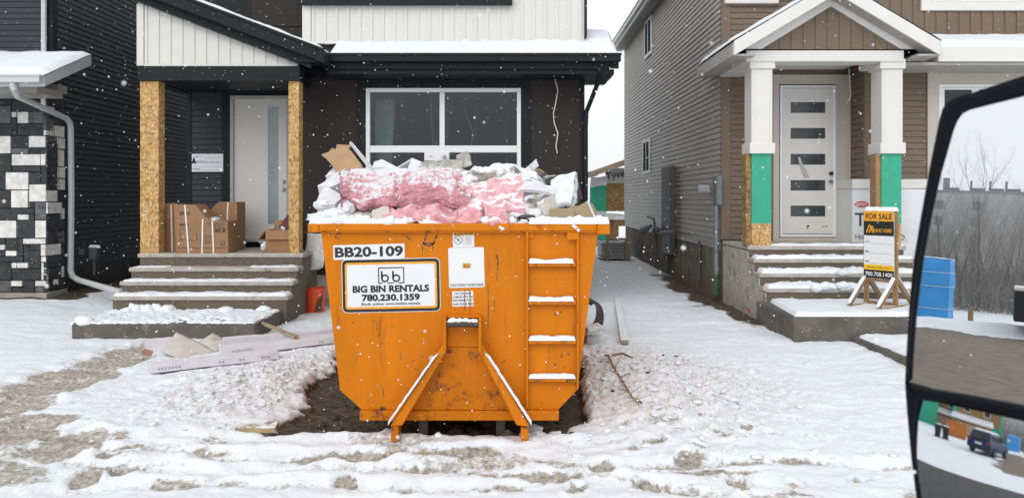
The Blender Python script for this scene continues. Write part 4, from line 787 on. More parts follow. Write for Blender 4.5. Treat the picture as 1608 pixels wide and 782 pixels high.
# ================================================================== SHEATHED HOUSE in the gap
D = 29.0
gh = thing('house', (3.9, D, 0), 'unfinished green sheathed house with strand board end seen down the side yard', 'house')
gxa, gxb = gx(927, D), gx(952, D)
q = MB(); q.box(gxa, gxb, D, D + 0.2, gz(333, D), gz(291, D)); q.box(gxa, gxb, D, D + 0.2, 0.1, gz(339, D)); q.build('green_wall', green, gh)
q = MB(); q.box(gxa - 0.01, gxb + 0.01, D - 0.02, D + 0.2, gz(339, D), gz(332, D)); panel(q, [P(927, 294, D - .05), P(953, 291, D - .05), P(953, 276, D - .05), P(927, 279, D - .05)], 0.03, (10, 6), 0.08, 2, 4); panel(q, [P(953, 345, D - .1), P(979, 345, D - .1), P(979, 337, D - .1), P(953, 335, D - .1)], 0.03, (8, 4), 0.05, 2, 7); q.each('house_wrap', wrapm, gh)
q = MB(); q.box(gxb + 0.001, gxb + 3.0, D + 0.05, D + 0.2, gz(332, D), gz(288, D)); q.box(gxb + 0.001, gxb + 0.35, D + 0.05, D + 0.2, 0.1, gz(345, D)); q.build('strand_board_wall', osb_dull, gh)
q = MB(); q.box(gxb + 0.002, gxb + 3.0, D, D + 0.2, gz(288, D), gz(264, D)); gw = q.build('wrap_band', M('grey_house_wrap', (0.46, 0.46, 0.46), 0.5, 0.06), gh)
lettering('Tyvek', P(970.5, 275.5, D - 0.01), (1, 0, 0.16), (-0.16, 0, 1), 0.98, 0.36, blue_ink, gw, bold=0.01, lift=0.01)
q = MB(); q.prism([(gx(916, D), gz(279, D)), (gx(916, D), gz(272, D)), (gx(935, D), gz(268, D)), (gx(935, D), gz(277, D))], D - 0.6, D + 4); q.prism([(gx(935, D), gz(276, D)), (gx(935, D), gz(267, D)), (gx(1000, D), gz(244, D)), (gx(1000, D), gz(253, D))], D - 0.5, D + 4); q.build('roof_edge', M('raw_plywood', (0.42, 0.32, 0.22), 0.8, 0.2, 5), gh)
q = MB(); q.box(gx(963, D), gx(1000, D), D - 0.8, D, gz(354, D), gz(345, D)); q.box(gx(960, D), gx(967, D), D - 0.8, D - 0.6, 0.1, gz(354, D)); q.build('deck', osb_dull, gh)
q = MB(); snow_on(q, P(963, 345, D - 0.8), P(1000, 345, D - 0.8), P(1000, 345, D), P(963, 345, D), 0.15, 12, 4, 3); q.build('snow_layer', snow_m, gh, smooth=True)
# bundled metal stack at the end of the side yard
D = 22.5
sk = thing('metal_stack', (gx(966, D), D, 0.0), 'stack of ridged grey metal panels bundled in the gap between the houses', 'metal stack')
q = MB()
for k in range(8): q.obox((gx(966, D) + random.uniform(-.02, .02), D + 0.3, 0.16 + k*0.062), (0.88, 1.2, 0.045))
q.build('panels', M('galvanised_sheet', (0.33, 0.34, 0.35), 0.4, 0.2, 6, metal=0.3), sk, bevel=0.008)
q = MB(); q.box(gx(952, D), gx(982, D), D - 0.4, D - 0.32, 0.70, 0.76); q.box(gx(949, D), gx(953, D), D - 0.42, D - 0.34, 0.1, 0.70); q.box(gx(978, D), gx(982, D), D - 0.42, D - 0.34, 0.1, 0.70); q.build('bearer', wood, sk)
# ================================================================== ORANGE BIN
BD = 6.05; kB = BD / F
def bx(x): return (x - CX)*kB
def bz(y): return H - (y - HY)*kB
BL = 4.8
bn = thing('waste_bin', ((bx(500)+bx(940))/2, BD, 0.06), 'orange steel roll-off bin heaped with insulation and cardboard', 'waste bin')
sec = [(bx(503), bz(356)), (bx(940), bz(356)), (bx(907), bz(611)), (bx(877), bz(642)), (bx(567), bz(642)), (bx(534), bz(612))]
q = MB(); q.prism(sec, BD, BD + 0.012); q.build('front_wall', orange, bn)
q = MB()
for i in (1, 2, 4, 5):
    a = sec[i]; b = sec[(i+1) % 6]; d = Vector((b[0]-a[0], 0, b[1]-a[1])).normalized(); nrm_ = Vector((-d.z, 0, d.x)) * 0.01
    if nrm_.x * (a[0] - bx(720)) > 0: nrm_ = -nrm_
    q.add([(a[0], BD+.013, a[1]), (b[0], BD+.013, b[1]), (b[0]+nrm_.x, BD+.013, b[1]+nrm_.z), (a[0]+nrm_.x, BD+.013, a[1]+nrm_.z), (a[0], BD+BL, a[1]), (b[0], BD+BL, b[1]), (b[0]+nrm_.x, BD+BL, b[1]+nrm_.z), (a[0]+nrm_.x, BD+BL, a[1]+nrm_.z)], [(0,1,2,3),(7,6,5,4),(0,4,5,1),(1,5,6,2),(2,6,7,3),(3,7,4,0)])
q.box(bx(567), bx(877), BD+.013, BD+BL, bz(642), bz(642)+0.01); q.build('side_wall', orange, bn)
q = MB(); q.prism(sec, BD+BL+.001, BD+BL+.013); q.build('rear_door', orange, bn)
q = MB()
for k in range(7):
    y = BD + 0.35 + k*0.65
    for i, j in ((1, 2), (5, 0)):
        a = Vector((sec[i][0], y, sec[i][1])); b = Vector((sec[j][0], y, sec[j][1])); s = 1 if i == 1 else -1; q.beam(a + Vector((s*.012, 0, 0)), b + Vector((s*.012, 0, 0)), 0.07, 0.05)
q.each('side_rib', orange, bn)
# top rim: a welded box section all round
q = MB(); q.box(bx(503), bx(936), BD - 0.045, BD + 0.05, bz(363), bz(351)); q.box(bx(485), bx(502.5), BD - 0.04, BD + BL, bz(365), bz(351)); q.box(bx(936.5), bx(957), BD - 0.04, BD + BL, bz(368), bz(351)); q.box(bx(503), bx(936), BD + BL - .05, BD + BL + .03, bz(363), bz(351)); q.build('rim', orange, bn, bevel=0.008)
# floor sill strip
q = MB(); q.box(bx(567), bx(877), BD - 0.06, BD + 0.05, bz(657), bz(642) - 0.001); q.box(bx(569), bx(875), BD + .06, BD + BL, bz(655), bz(643)); q.build('sill', orange_worn, bn, bevel=0.006)
# A-frame with lifting hook
q = MB(); q.prism([(bx(703), bz(544)), (bx(753), bz(544)), (bx(806), bz(641.5)), (bx(640), bz(641.5))], BD - 0.03, BD - 0.002); q.build('gusset_plate', orange_worn, bn)
q = MB(); q.box(bx(703.5), bx(752.5), BD - 0.02, BD - 0.001, bz(543.5), bz(500)); q.build('hook_backplate', orange, bn)
q = MB(); q.box(bx(699.5), bx(703), BD - 0.16, BD - 0.001, bz(546), bz(493)); q.box(bx(753), bx(757), BD - 0.16, BD - 0.001, bz(546), bz(493)); q.box(bx(703), bx(753), BD - 0.09, BD - 0.001, bz(496.5), bz(493.5)); q.each('hook_cheek', orange, bn, bevel=0.004)
q = MB(); q.tube([(bx(703), BD - .12, bz(506)), (bx(710), BD - .125, bz(504.5)), (bx(728), BD - .125, bz(504)), (bx(746), BD - .125, bz(504.5)), (bx(753), BD - .12, bz(506))], 0.026, 12); q.build('hook_bar', bare_steel, bn)
q = MB(); snow_on(q, (bx(704), BD - .145, bz(500.5)), (bx(752), BD - .145, bz(500.5)), (bx(752), BD - .10, bz(500.5)), (bx(704), BD - .10, bz(500.5)), 0.02, 24, 4, 3, 0.4, 1.2, 14); q.build('snow_layer', snow_m, bn, smooth=True)
for s, pts in ((-1, ((700.5, 532), (702.5, 547), (638, 655), (619, 657))), (1, ((755.5, 532), (754, 547), (811, 655), (831, 657)))):
    a, b, c, d = pts; y = BD - 0.055
    A = [(bx(a[0]), BD - .15, bz(a[1])), (bx(b[0]), BD - .15, bz(b[1])), (bx(c[0]), BD - .22, bz(c[1])), (bx(d[0]), BD - .22, bz(d[1]))]
    q = MB(); B = [(p_[0], BD - 0.031, p_[2]) for p_ in A]; q.add(A + B, [(0,1,2,3), (7,6,5,4)] + [(i, (i+1) % 4, (i+1) % 4+4, i+4) for i in range(4)])
    lg = q.build('frame_leg', orange, bn, bevel=0.008)
    fx = 626 if s < 0 else 823
    q = MB(); q.box(bx(fx - 5.5), bx(fx + 5.5), BD - .21, BD - 0.05, bz(680), bz(657.2)); q.build('foot', orange_worn, lg, bevel=0.006)
    q = MB(); a0 = Vector((bx(a[0] + s*2), BD - .215, bz(a[1] + 8))); d0 = Vector((bx(d[0] + s*1), BD - .235, bz(d[1] - 2))); dv = (d0 - a0)
    n_ = 22; vs = []
    for i in range(n_ + 1):
        u = 0.08 + 0.92*i/n_; w = 0.02 + 0.008*mnoise.noise(Vector((i*0.9, s*3.0, 0))); p0 = a0 + dv*u
        if i in (0, n_): w *= 0.3
        for (ox, oy) in ((0.3*w, -.3*w), (1.3*w, -0.1*w), (1.2*w, .05), (0.2*w, .14)): vs.append((p0.x + s*ox, p0.y + oy, p0.z + (0.008 if ox > 0 else 0)))
    q.add(vs, [(i*4+k, i*4+(k+1) % 4, (i+1)*4+(k+1) % 4, (i+1)*4+k) for i in range(n_) for k in range(4)] + [(0,1,2,3), (n_*4+3, n_*4+2, n_*4+1, n_*4)]); q.build('snow_layer', snow_m, lg, smooth=True)
# long floor rails
for x in (664, 786):
    q = MB(); q.box(bx(x - 7), bx(x + 7), BD + 0.02, BD + BL, 0.0, bz(657.5)); q.build('floor_rail', bare_steel, bn)
# ladder: two stiles, four rungs with snow
q = MB(); q.box(bx(825.5), bx(829.5), BD - 0.05, BD - 0.001, bz(640), bz(364)); sx_ = q.build('ladder_stile', orange, bn, bevel=0.004)
q = MB(); q.box(bx(904.5), bx(908), BD - 0.05, BD - 0.001, bz(608), bz(364)); q.build('ladder_stile', orange, bn, bevel=0.004)
q = MB(); q.box(bx(826), bx(838), BD - 0.014, BD - 0.0005, bz(374), bz(364)); q.box(bx(890), bx(908), BD - 0.055, BD - 0.051, bz(376), bz(365)); q.each('ladder_bracket', orange, bn, bevel=0.003)
for k, y in enumerate((412, 471, 532, 591)):
    q = MB(); q.box(bx(830), bx(904), BD - 0.055, BD - 0.001, bz(y + 4), bz(y)); q.box(bx(830.2), bx(903.8), BD - 0.057, BD - 0.051, bz(y + 6), bz(y) - 0.001); rg = q.build('ladder_rung', orange_worn, bn, bevel=0.003)
    q = MB(); snow_on(q, (bx(829.5), BD - .062, bz(y) + .001), (bx(901 if k < 2 else 904), BD - .062, bz(y) + .001), (bx(901), BD - .004, bz(y) + .001), (bx(829.5), BD - .004, bz(y) + .001), 0.03, 30, 6, k + 30, 0.3, 0.35, 10); q.build('snow_layer', snow_m, rg, smooth=True)
# scratches, dents and welds
def scratch(pts, w, nm='scratch'):
    q = MB()
    for i in range(len(pts) - 1):
        for t in range(4):
            u0, u1 = t/4, (t+1)/4; a = Vector(pts[i]).lerp(Vector(pts[i+1]), u0); b = Vector(pts[i]).lerp(Vector(pts[i+1]), u1); ww = w*random.uniform(.4, 1.5)
            a = Vector((bx(a.x), BD - .0012, bz(a.y))); b = Vector((bx(b.x), BD - .0012, bz(b.y))); dd = (b - a).normalized(); sd_ = Vector((dd.z, 0, -dd.x))*ww*kB/2
            q.add([a - sd_, b - sd_*random.uniform(.5, 1.4), b + sd_, a + sd_], [(0,1,2,3)])
    if q.f: q.build(nm, bare_steel, bn)
random.seed(11)
for k in range(34):
    x, y = random.uniform(510, 820), random.uniform(500, 640)
    if 535 + (y < 600)*0 < x < 905 and not (600 < x < 640 and y > 600): l = random.uniform(2, 9); a = random.choice((1.5, 1.6, 1.4, .3, 2.6)); scratch([(x, y), (x + l*math.cos(a), y + l*math.sin(a))], random.uniform(.4, 1.3))
for k in range(10):
    x = random.uniform(845, 895); y = random.choice((440, 500, 560, 620)) + random.uniform(-18, 18); l = random.uniform(1.5, 5); scratch([(x, y), (x + random.uniform(-1, 1), y + l)], random.uniform(1, 2.4))
scratch([(528, 369), (527, 374), (534, 375)], 1.6); scratch([(529, 368), (536, 366)], 1.2)
scratch([(671, 363), (668, 374), (663, 386), (664, 394)], 1.6); scratch([(664, 383), (672, 381), (680, 383), (688, 366)], 1.8); scratch([(680, 381), (679, 394)], 1.4); scratch([(666, 384), (675, 386), (683, 381)], 3.0); scratch([(690, 364), (700, 362)], 1.0)
scratch([(630, 366), (640, 373), (650, 379)], 1.0); scratch([(601, 363.5), (624, 364.5)], 1.4)
scratch([(779, 400), (782, 408), (781, 424)], 1.5); scratch([(781, 424), (780, 440)], 0.8); scratch([(766, 443), (767, 480), (766, 523)], 1.0); scratch([(777, 471), (776, 490)], 0.8); scratch([(592, 505), (592, 517)], 0.7)
scratch([(600, 606), (603, 622)], 0.9); scratch([(597, 640), (605, 640.5)], 2.2); scratch([(690, 638), (706, 636)], 0.0 + 2); scratch([(905, 470), (910, 478)], 1.4)
q = MB(); q.box(bx(503), bx(936), BD - 0.0475, BD - 0.0455, bz(363.6) - .004, bz(362.6)); q.build('weld_seam', orange_worn, bn)
# decals
RT, UP = Vector((1, 0, 0.026)).normalized(), Vector((-0.026, 0, 1)).normalized()
def bp(x, y, o=0.001): return Vector((bx(x), BD - o, bz(y)))
q = MB(); plate(q, bp(579.5, 395.3), RT, UP, rrect(112*kB, 23*kB, .004), .0015); dn = q.build('number_decal', sign_white, bn)
lettering('BB20-109', bp(579.5, 395.3, .0026), RT, UP, 107*kB, 16.5*kB, ink, dn, bold=0.035)
C0_ = bp(614.2, 448); R2, U2 = Vector((1, 0, 0.02)).normalized(), Vector((-0.02, 0, 1)).normalized()
q = MB(); plate(q, C0_, R2, U2, rrect(154.5*kB, 84*kB, 8*kB), .0012); sgn = q.build('company_sign', sign_white, bn)
q = MB(); plate(q, C0_ + Vector((0, -.0013, 0)), R2, U2, rrect(152.5*kB, 82*kB, 7.2*kB), .0012); q.build('black_border', ink, sgn)
q = MB(); plate(q, C0_ + Vector((0, -.0026, 0)), R2, U2, rrect(144*kB, 73*kB, 4.5*kB), .0012); q.build('amber_border', sign_amber, sgn)
q = MB(); plate(q, C0_ + Vector((0, -.0039, 0)), R2, U2, rrect(137.5*kB, 66*kB, 1.5*kB), .0012); q.build('sign_face', sign_white, sgn)
def sp(x, y, o=.0052): return bp(x, y, .001) + Vector((0, -o, 0))
lettering('BIG BIN RENTALS', sp(614, 453), R2, U2, 120*kB, 11.2*kB, ink, sgn, bold=0.045); lettering('780.230.1359', sp(614, 466.8), R2, U2, 91*kB, 11*kB, ink, sgn, bold=0.045); lettering('Book online: www.bigbin.rentals', sp(614, 477), R2, U2, 92*kB, 5.6*kB, ink, sgn, bold=0.02)
def bb_logo(c, s, mat, par, R_, U_, lift=0.0055):
    q = MB(); off = Vector((0, -lift, 0))
    def pl(pts): plate(q, c + off, R_, U_, [(a*s, b*s) for a, b in pts], .001)
    pl([(-1, -.62), (-.92, -.62), (-.92, .62), (-1, .62)]); pl([(.92, -.62), (1, -.62), (1, .62), (.92, .62)]); pl([(-.92, .54), (.92, .54), (.92, .62), (-.92, .62)]); pl([(-.92, -.62), (-.64, -.62), (-.64, -.54), (-.92, -.54)]); pl([(-.3, -.62), (.2, -.62), (.2, -.54), (-.3, -.54)]); pl([(.55, -.62), (.92, -.62), (.92, -.54), (.55, -.54)])
    for ox in (-.48, .38):
        pl([(ox - .31, -.24), (ox - .17, -.2), (ox - .17, .34), (ox - .31, .34)])
        for k in range(16):
            a0, a1 = R(k*22.5), R((k+1)*22.5)
            pl([(ox + .185*math.cos(a0), -.22 + .185*math.sin(a0)), (ox + .31*math.cos(a0), -.22 + .31*math.sin(a0)), (ox + .31*math.cos(a1), -.22 + .31*math.sin(a1)), (ox + .185*math.cos(a1), -.22 + .185*math.sin(a1))])
    q.build('emblem', mat, par)
bb_logo(bp(614.5, 432.2, .001), 20.5*kB, ink, sgn, R2, U2)
# caution label
q = MB(); plate(q, bp(727.8, 376.8), RT, UP, rrect(33.5*kB, 22.5*kB, .004), .0012); cl = q.build('caution_label', sign_white, bn)
q = MB(); plate(q, bp(728, 367.2, .0023), RT, UP, rrect(33*kB, 5*kB, .003), .001); q.build('label_band', sign_amber, cl)
lettering('CAUTION', bp(730, 367.1, .0034), RT, UP, 24*kB, 3.8*kB, ink, cl, bold=.02)
q = MB(); plate(q, bp(715.5, 367.4, .0034), RT, UP, [(-1.9*kB, -1.7*kB), (1.9*kB, -1.7*kB), (0, 1.8*kB)], .001); c = (719.5, 376.8)
for k in range(24):
    a0, a1 = R(k*15), R((k+1)*15); plate(q, bp(c[0], c[1], .0023), RT, UP, [(r_*kB*math.cos(a), r_*kB*math.sin(a)) for r_, a in ((5.9, a0), (6.7, a0), (6.7, a1), (5.9, a1))], .001)
plate(q, bp(c[0], c[1], .0023), RT, UP, [(-4.4*kB, 3.8*kB), (-3.8*kB, 4.4*kB), (4.4*kB, -3.8*kB), (3.8*kB, -4.4*kB)], .001)
for k in range(3): plate(q, bp(c[0] - 1 + 1.3*k, c[1] + 1 - k*1.2, .0023), RT, UP, [(-.9*kB, -.6*kB), (.9*kB, -.6*kB), (.9*kB, .6*kB), (-.9*kB, .6*kB)], .0009)
q.build('pictogram', ink, cl)
q = MB()
for k in range(8): plate(q, bp(736 - (k % 3)*0.5, 371.8 + k*1.75, .0023), RT, UP, rrect((12 - (k % 3)*1.2)*kB, .55*kB, .0004, 1), .0008)
plate(q, bp(727.4, 378, .0023), RT, UP, rrect(.35*kB, 17*kB, .0004, 1), .0008); q.build('small_print', grey_ink, cl)
# the square sticker keeps its caption and small emblem; the machine-readable code is left blank
q = MB(); plate(q, bp(732.5, 420), RT, UP, rrect(56*kB, 63*kB, .012), .0012); qs = q.build('booking_sticker', sign_white, bn)
lettering('SCAN TO BOOK YOUR BIN ONLINE', bp(733.3, 447.3, .0023), RT, UP, 52*kB, 4.4*kB, ink, qs, bold=.01)
q = MB(); plate(q, bp(733, 417.3, .0023), RT, UP, rrect(12.5*kB, 7.6*kB, .003), .001); q.build('emblem_patch', sign_amber, qs)
bb_logo(bp(733, 417.3, .001), 5*kB, ink, qs, RT, UP, .0026)
q = MB(); plate(q, bp(726.8, 469), RT, UP, rrect(33*kB, 24*kB, .005), .0012); cs = q.build('compliance_label', sign_white, bn)
for k, (s_, w_) in enumerate((('THIS CONTAINER', 27), ('COMPLIES WITH THE', 31), ('REQUIREMENTS OF', 30), ('ANSI Z245.30-2008', 31))): lettering(s_, bp(726.8, 460.6 + k*5.5, .0023), RT, UP, w_*kB, 3.3*kB, ink, cs, bold=.015)
q = MB()
for x in (730, 738): plate(q, bp(x, 472, .0026), RT, UP, [(-.9*kB, -16*kB), (.7*kB, -15*kB), (.9*kB, 16*kB), (-.6*kB, 16*kB)], .0008)
q.build('rust_run', M('rust_run', (0.26, 0.14, 0.05), 0.8, 0.3, 40), bn)
# snow along the rim
q = MB()
snow_on(q, (bx(486), BD - .03, bz(351) + .001), (bx(640), BD - .04, bz(351) + .001), (bx(640), BD + .1, bz(351) + .001), (bx(486), BD + .1, bz(351) + .001), 0.035, 50, 8, 41, 0.3, 0.7, 7)
snow_on(q, (bx(830), BD - .05, bz(351) + .001), (bx(957), BD - .04, bz(351) + .001), (bx(957), BD + .14, bz(351) + .001), (bx(830), BD + .14, bz(351) + .001), 0.045, 50, 8, 42, 0.3, 0.5, 7)
snow_on(q, (bx(485.5), BD + .09, bz(351) + .001), (bx(503), BD + .09, bz(351) + .001), (bx(503), BD + 4.7, bz(351) + .001), (bx(485.5), BD + 4.7, bz(351) + .001), 0.04, 6, 60, 43, 0.3, 0.5, 4)
snow_on(q, (bx(936.5), BD + .13, bz(351) + .001), (bx(956.5), BD + .13, bz(351) + .001), (bx(956.5), BD + 4.7, bz(351) + .001), (bx(936.5), BD + 4.7, bz(351) + .001), 0.05, 6, 60, 44, 0.3, 0.5, 4)
for k in range(34):
    x = random.uniform(490, 650) if k < 22 else random.uniform(760, 950); lump(q, (bx(x), BD + random.uniform(-.01, .08), bz(351) + .02), (random.uniform(.02, .05),)*3, 0.4, k, 2)
for (x, y) in ((786, 357), (789, 359), (903, 357), (907, 361), (900, 355)): lump(q, (bx(x), BD - .05, bz(y)), (.016, .012, .014), .4, int(x), 2)
q.build('snow_layer', snow_m, bn, smooth=True)

# ================================================================== THE LOAD
# settled snow and small waste filling the bin
nx_, ny_ = 90, 150; xs = np.linspace(bx(506), bx(934), nx_); ys = np.linspace(BD + .02, BD + BL - .05, ny_)
LX, LY = np.meshgrid(xs, ys)
ex = sstep(0, .55, LX - xs[0])*sstep(0, .5, xs[-1] - LX); ey = sstep(0, .9, LY - ys[0])*sstep(0, .6, ys[-1] - LY)
LZ = 1.70 + 0.46*ex*ey*(0.75 + 0.5*fbm(LX*1.8, LY*1.8, 3, 81)) + 0.16*(fbm(LX*6, LY*6, 4, 82) - .45) + 0.09*np.abs(fbm(LX*13, LY*13, 3, 83) - .5)
vs = list(zip(LX.ravel().tolist(), LY.ravel().tolist(), LZ.ravel().tolist()))
q = MB(); q.add(vs, [(j*nx_+i, j*nx_+i+1, (j+1)*nx_+i+1, (j+1)*nx_+i) for j in range(ny_-1) for i in range(nx_-1)])
lo = q.build('waste_heap', M('snowy_waste', (0.36, 0.32, 0.28), 0.8, 0.6, 9, 0.5, 25, snow=0.40, snow_scale=9), smooth=True); tag(lo, 'snowy heap of loose building waste filling the orange bin', 'waste heap', kind='stuff')
# big folded batt
Tc = [(532.8,286),(552,302),(570,319),(584,313),(602,307),(615,308.5),(625.6,314.5),(636.5,298),(654,288.5),(671,287),(689,293),(708,302),(722,307),(738,313)]
Bc = [(534,303),(556,320),(566,329),(579,329),(592,331),(606,329),(622,326),(636,325),(654,318),(675,319),(693,324.5),(708,327),(722,330),(738,333)]
Kc = [(540,276),(556,271),(572,269),(588,270),(604,271),(618,272),(630,272),(644,271),(660,269),(676,268),(692,267),(708,266),(724,267),(738,269)]
def dens(c, n):
    c = np.array(c, float); t = np.linspace(0, len(c)-1, n); i = np.minimum(t.astype(int), len(c)-2); f = (t-i)[:, None]; p = np.vstack([2*c[0]-c[1], c, 2*c[-1]-c[-2]])
    p0, p1, p2, p3 = p[i], p[i+1], p[i+2], p[i+3]; return 0.5*((2*p1) + (-p0+p2)*f + (2*p0-5*p1+4*p2-p3)*f**2 + (-p0+3*p1-3*p2+p3)*f**3)
nn = 230; T_, B_, K_ = dens(Tc, nn), dens(Bc, nn), dens(Kc, nn)
vs = []; m_ = 50
for i in range(nn):
    d0 = 6.33 + .05*math.sin(i*.12)
    row = []
    for k in range(15): row.append(P(*(B_[i] + (T_[i]-B_[i])*k/14), d0 - .03*math.sin(math.pi*k/14)))
    t3 = row[-1]; k3 = P(*K_[i], 7.35)
    for k in range(1, m_ - 14): u = k/(m_-15); row.append(t3.lerp(k3, u) + Vector((0, 0, .06*math.sin(math.pi*u))))
    for j, p_ in enumerate(row):
        w = mnoise.noise(p_*6)*.028 + mnoise.noise(p_*15)*.016 + mnoise.noise(p_*36)*.010 + mnoise.noise(p_*80)*.006; lay = mnoise.noise(Vector((p_.x*5, p_.y*3, p_.z*46)))*.022 if j < 15 else 0
        vs.append(p_ + Vector((w*.5, -abs(w) + lay, w)) if j < 15 else p_ + Vector((w*.5, 0, w)))
m_ = len(row)
q = MB(); q.add(vs, [(i*m_+j, (i+1)*m_+j, (i+1)*m_+j+1, i*m_+j+1) for i in range(nn-1) for j in range(m_-1)])
q.add([v + Vector((0, 0.02, -.14)) for v in vs], [(i*m_+j, i*m_+j+1, (i+1)*m_+j+1, (i+1)*m_+j) for i in range(nn-1) for j in range(m_-1)])
o = q.build('insulation_batt', pink, smooth=True); tag(o, 'long folded pink insulation batt with snow on top, widest one on the load', 'insulation', 'pink insulation batts in the bin')
q = MB(); panel(q, [P(604, 350, 6.16), P(738, 351, 6.16), P(738, 324, 6.5), P(612, 326, 6.5)], .1, (110, 34), .06, 7.5, 4); o = q.build('insulation_batt', M('torn_pink_insulation', (0.72, 0.37, 0.40), .95, .3, 16, 1.0, 30, snow=.12, snow_scale=12), smooth=True); tag(o, 'crumpled strip of pink insulation lying on the front rim under the folded batt', 'insulation', 'pink insulation batts in the bin')
q = MB(); panel(q, [P(722, 349, 6.28), P(823, 338, 6.34), P(818, 283, 6.62), P(722, 303, 6.6)], .13, (90, 60), .05, 8, 5); o = q.build('insulation_batt', pink_pale, smooth=True); tag(o, 'square pink insulation slab tilted toward the viewer at the middle of the load', 'insulation', 'pink insulation batts in the bin')
q = MB(); panel(q, [P(772, 357, 5.99), P(800, 350, 6.05), P(790, 330, 6.2), P(754, 322, 6.25)], .05, (26, 22), .045, 9, 7); panel(q, [P(716, 349, 6.12), P(762, 354, 6.08), P(764, 338, 6.2), P(722, 332, 6.22)], .05, (26, 16), .04, 9, 8); o = q.build('insulation_batt', MATS['torn_pink_insulation'], smooth=True); tag(o, 'torn scrap of pink insulation hanging over the bin rim', 'insulation', 'pink insulation batts in the bin')
# boards in the arch of the batt
q = MB(); q.beam(P(640, 326, 6.35), P(664, 317, 6.9), .22, .02); q.beam(P(655, 327, 6.33), P(676, 319, 6.8), .2, .018); o = q.build('board_scrap', M('tan_board', (.30, .235, .165), .8, .15)); tag(o, 'short tan board scraps sticking out below the arch of the pink batt', 'board scrap')
# cardboard, top left
q = MB(); panel(q, [P(505, 243, 7.3), P(531, 271, 7.2), P(569, 263, 7.3), P(541, 231, 7.6)], .012, (10, 10), .01, 3, 3, .03); panel(q, [P(527, 236, 7.62), P(529, 228, 7.65), P(552, 229, 7.7), P(548, 234, 7.66)], .01, (6, 3), .01, 4, 4); panel(q, [P(516, 239, 7.55), P(522, 233, 7.6), P(530, 238, 7.62), P(524, 244, 7.5)], .01, (4, 4), .008, 4, 5)
o = q.build('cardboard_box', carton_lt); tag(o, 'brown cardboard box opened out, highest at the left end of the load', 'cardboard box')
q = MB(); panel(q, [P(549, 224, 7.25), P(553, 227, 7.25), P(588, 268, 7.15), P(578, 261, 7.2)], .05, (4, 10), .008, 3, 4); o = q.build('white_carton', carton_wh); tag(o, 'narrow white carton leaning on the opened brown cardboard box', 'carton', 'white cartons on the load')
q = MB(); q.obox(P(530, 258, 7.5), (.02, .02, .02)); panel(q, [P(552, 281, 7.0), P(669, 283, 7.0), P(668, 268, 7.3), P(550, 266, 7.3)], .03, (20, 4), .012, 3, 8); o = q.build('white_carton', carton_wh); tag(o, 'long flat white carton lying behind the folded pink batt', 'carton', 'white cartons on the load')
q = MB(); panel(q, [P(585, 268, 7.4), P(626, 267, 7.4), P(600, 254, 7.7), P(588, 258, 7.7)], .05, (8, 5), .012, 4, 9); o = q.build('white_carton', carton_wh); tag(o, 'crushed white carton between the narrow leaning carton and the tent shaped one', 'carton', 'white cartons on the load')
q = MB(); panel(q, [P(617, 267, 7.5), P(648, 250, 7.9), P(644, 262, 8.2), P(630, 268, 7.9)], .02, (6, 5), .01, 3, 5); panel(q, [P(640, 268, 7.45), P(670, 268, 7.4), P(668, 258, 7.5), P(647, 249, 7.6)], .02, (8, 5), .008, 3, 6); o = q.build('white_carton', carton_wh); tag(o, 'white carton folded like a tent in the middle of the load', 'carton', 'white cartons on the load')
q = MB(); q.obox(P(686, 246.5, 7.6), (.25, .22, .10), (0, .03, .1)); ob = q.build('white_carton', carton_wh, bevel=.006); tag(ob, 'small printed white carton topmost on the grey wrapped packs', 'carton', 'white cartons on the load')
q = MB(); c = P(698, 247.5, 7.487)
q.obox(c, (.035, .004, .035)); q.obox(P(673, 244.5, 7.485), (.05, .004, .006)); q.obox(P(674, 246.5, 7.485), (.07, .004, .005)); q.each('print', grey_ink, ob)
for (x, y, s, lab) in ((676, 261, (.16, .14, .085), 'grey wrapped pack directly under the small printed carton'), (690, 262, (.12, .14, .09), 'grey wrapped pack right of the carton tent and left of the tilted pack'), (711, 260, (.20, .16, .10), 'long grey wrapped pack lying flat in front of the window'), (729, 252, (.12, .12, .14), 'grey wrapped pack standing tilted at the end of the pack row'), (668, 268, (.11, .12, .07), 'smallest grey wrapped pack beside the carton tent')):
    q = MB(); bm = bmesh.new(); bmesh.ops.create_cube(bm, size=1); bmesh.ops.subdivide_edges(bm, edges=bm.edges[:], cuts=5, use_grid_fill=True)
    rot = Matrix.Rotation(-.35 if x == 729 else random.uniform(-.12, .12), 4, 'Y'); cc = P(x, y, 7.5)
    vs = []
    for v in bm.verts:
        p_ = Vector((v.co.x*s[0], v.co.y*s[1], v.co.z*s[2])); p_ += Vector((mnoise.noise(p_*14 + Vector((x, 0, 0))), mnoise.noise(p_*14 + Vector((0, x, 0))), mnoise.noise(p_*14 + Vector((0, 0, x)))))*.018; vs.append(cc + (rot @ p_))
    q.add(vs, [tuple(v.index for v in f.verts) for f in bm.faces]); bm.free(); o = q.build('wrapped_pack', paper); tag(o, lab, 'wrapped pack', 'grey wrapped packs on the load')
q = MB(); q.obox(P(755, 277, 7.25), (.22, .2, .1), (0, -.42, .1)); o = q.build('white_carton', carton_wh, bevel=.006); tag(o, 'tilted white carton between the wrapped packs and the grey plastic sheet', 'carton', 'white cartons on the load')
q = MB(); q.obox(P(829, 270, 7.6), (.13, .12, .075), (0, -.28, .1)); o = q.build('white_carton', carton_wh, bevel=.005); tag(o, 'small white carton perched right of the grey plastic sheet', 'carton', 'white cartons on the load')
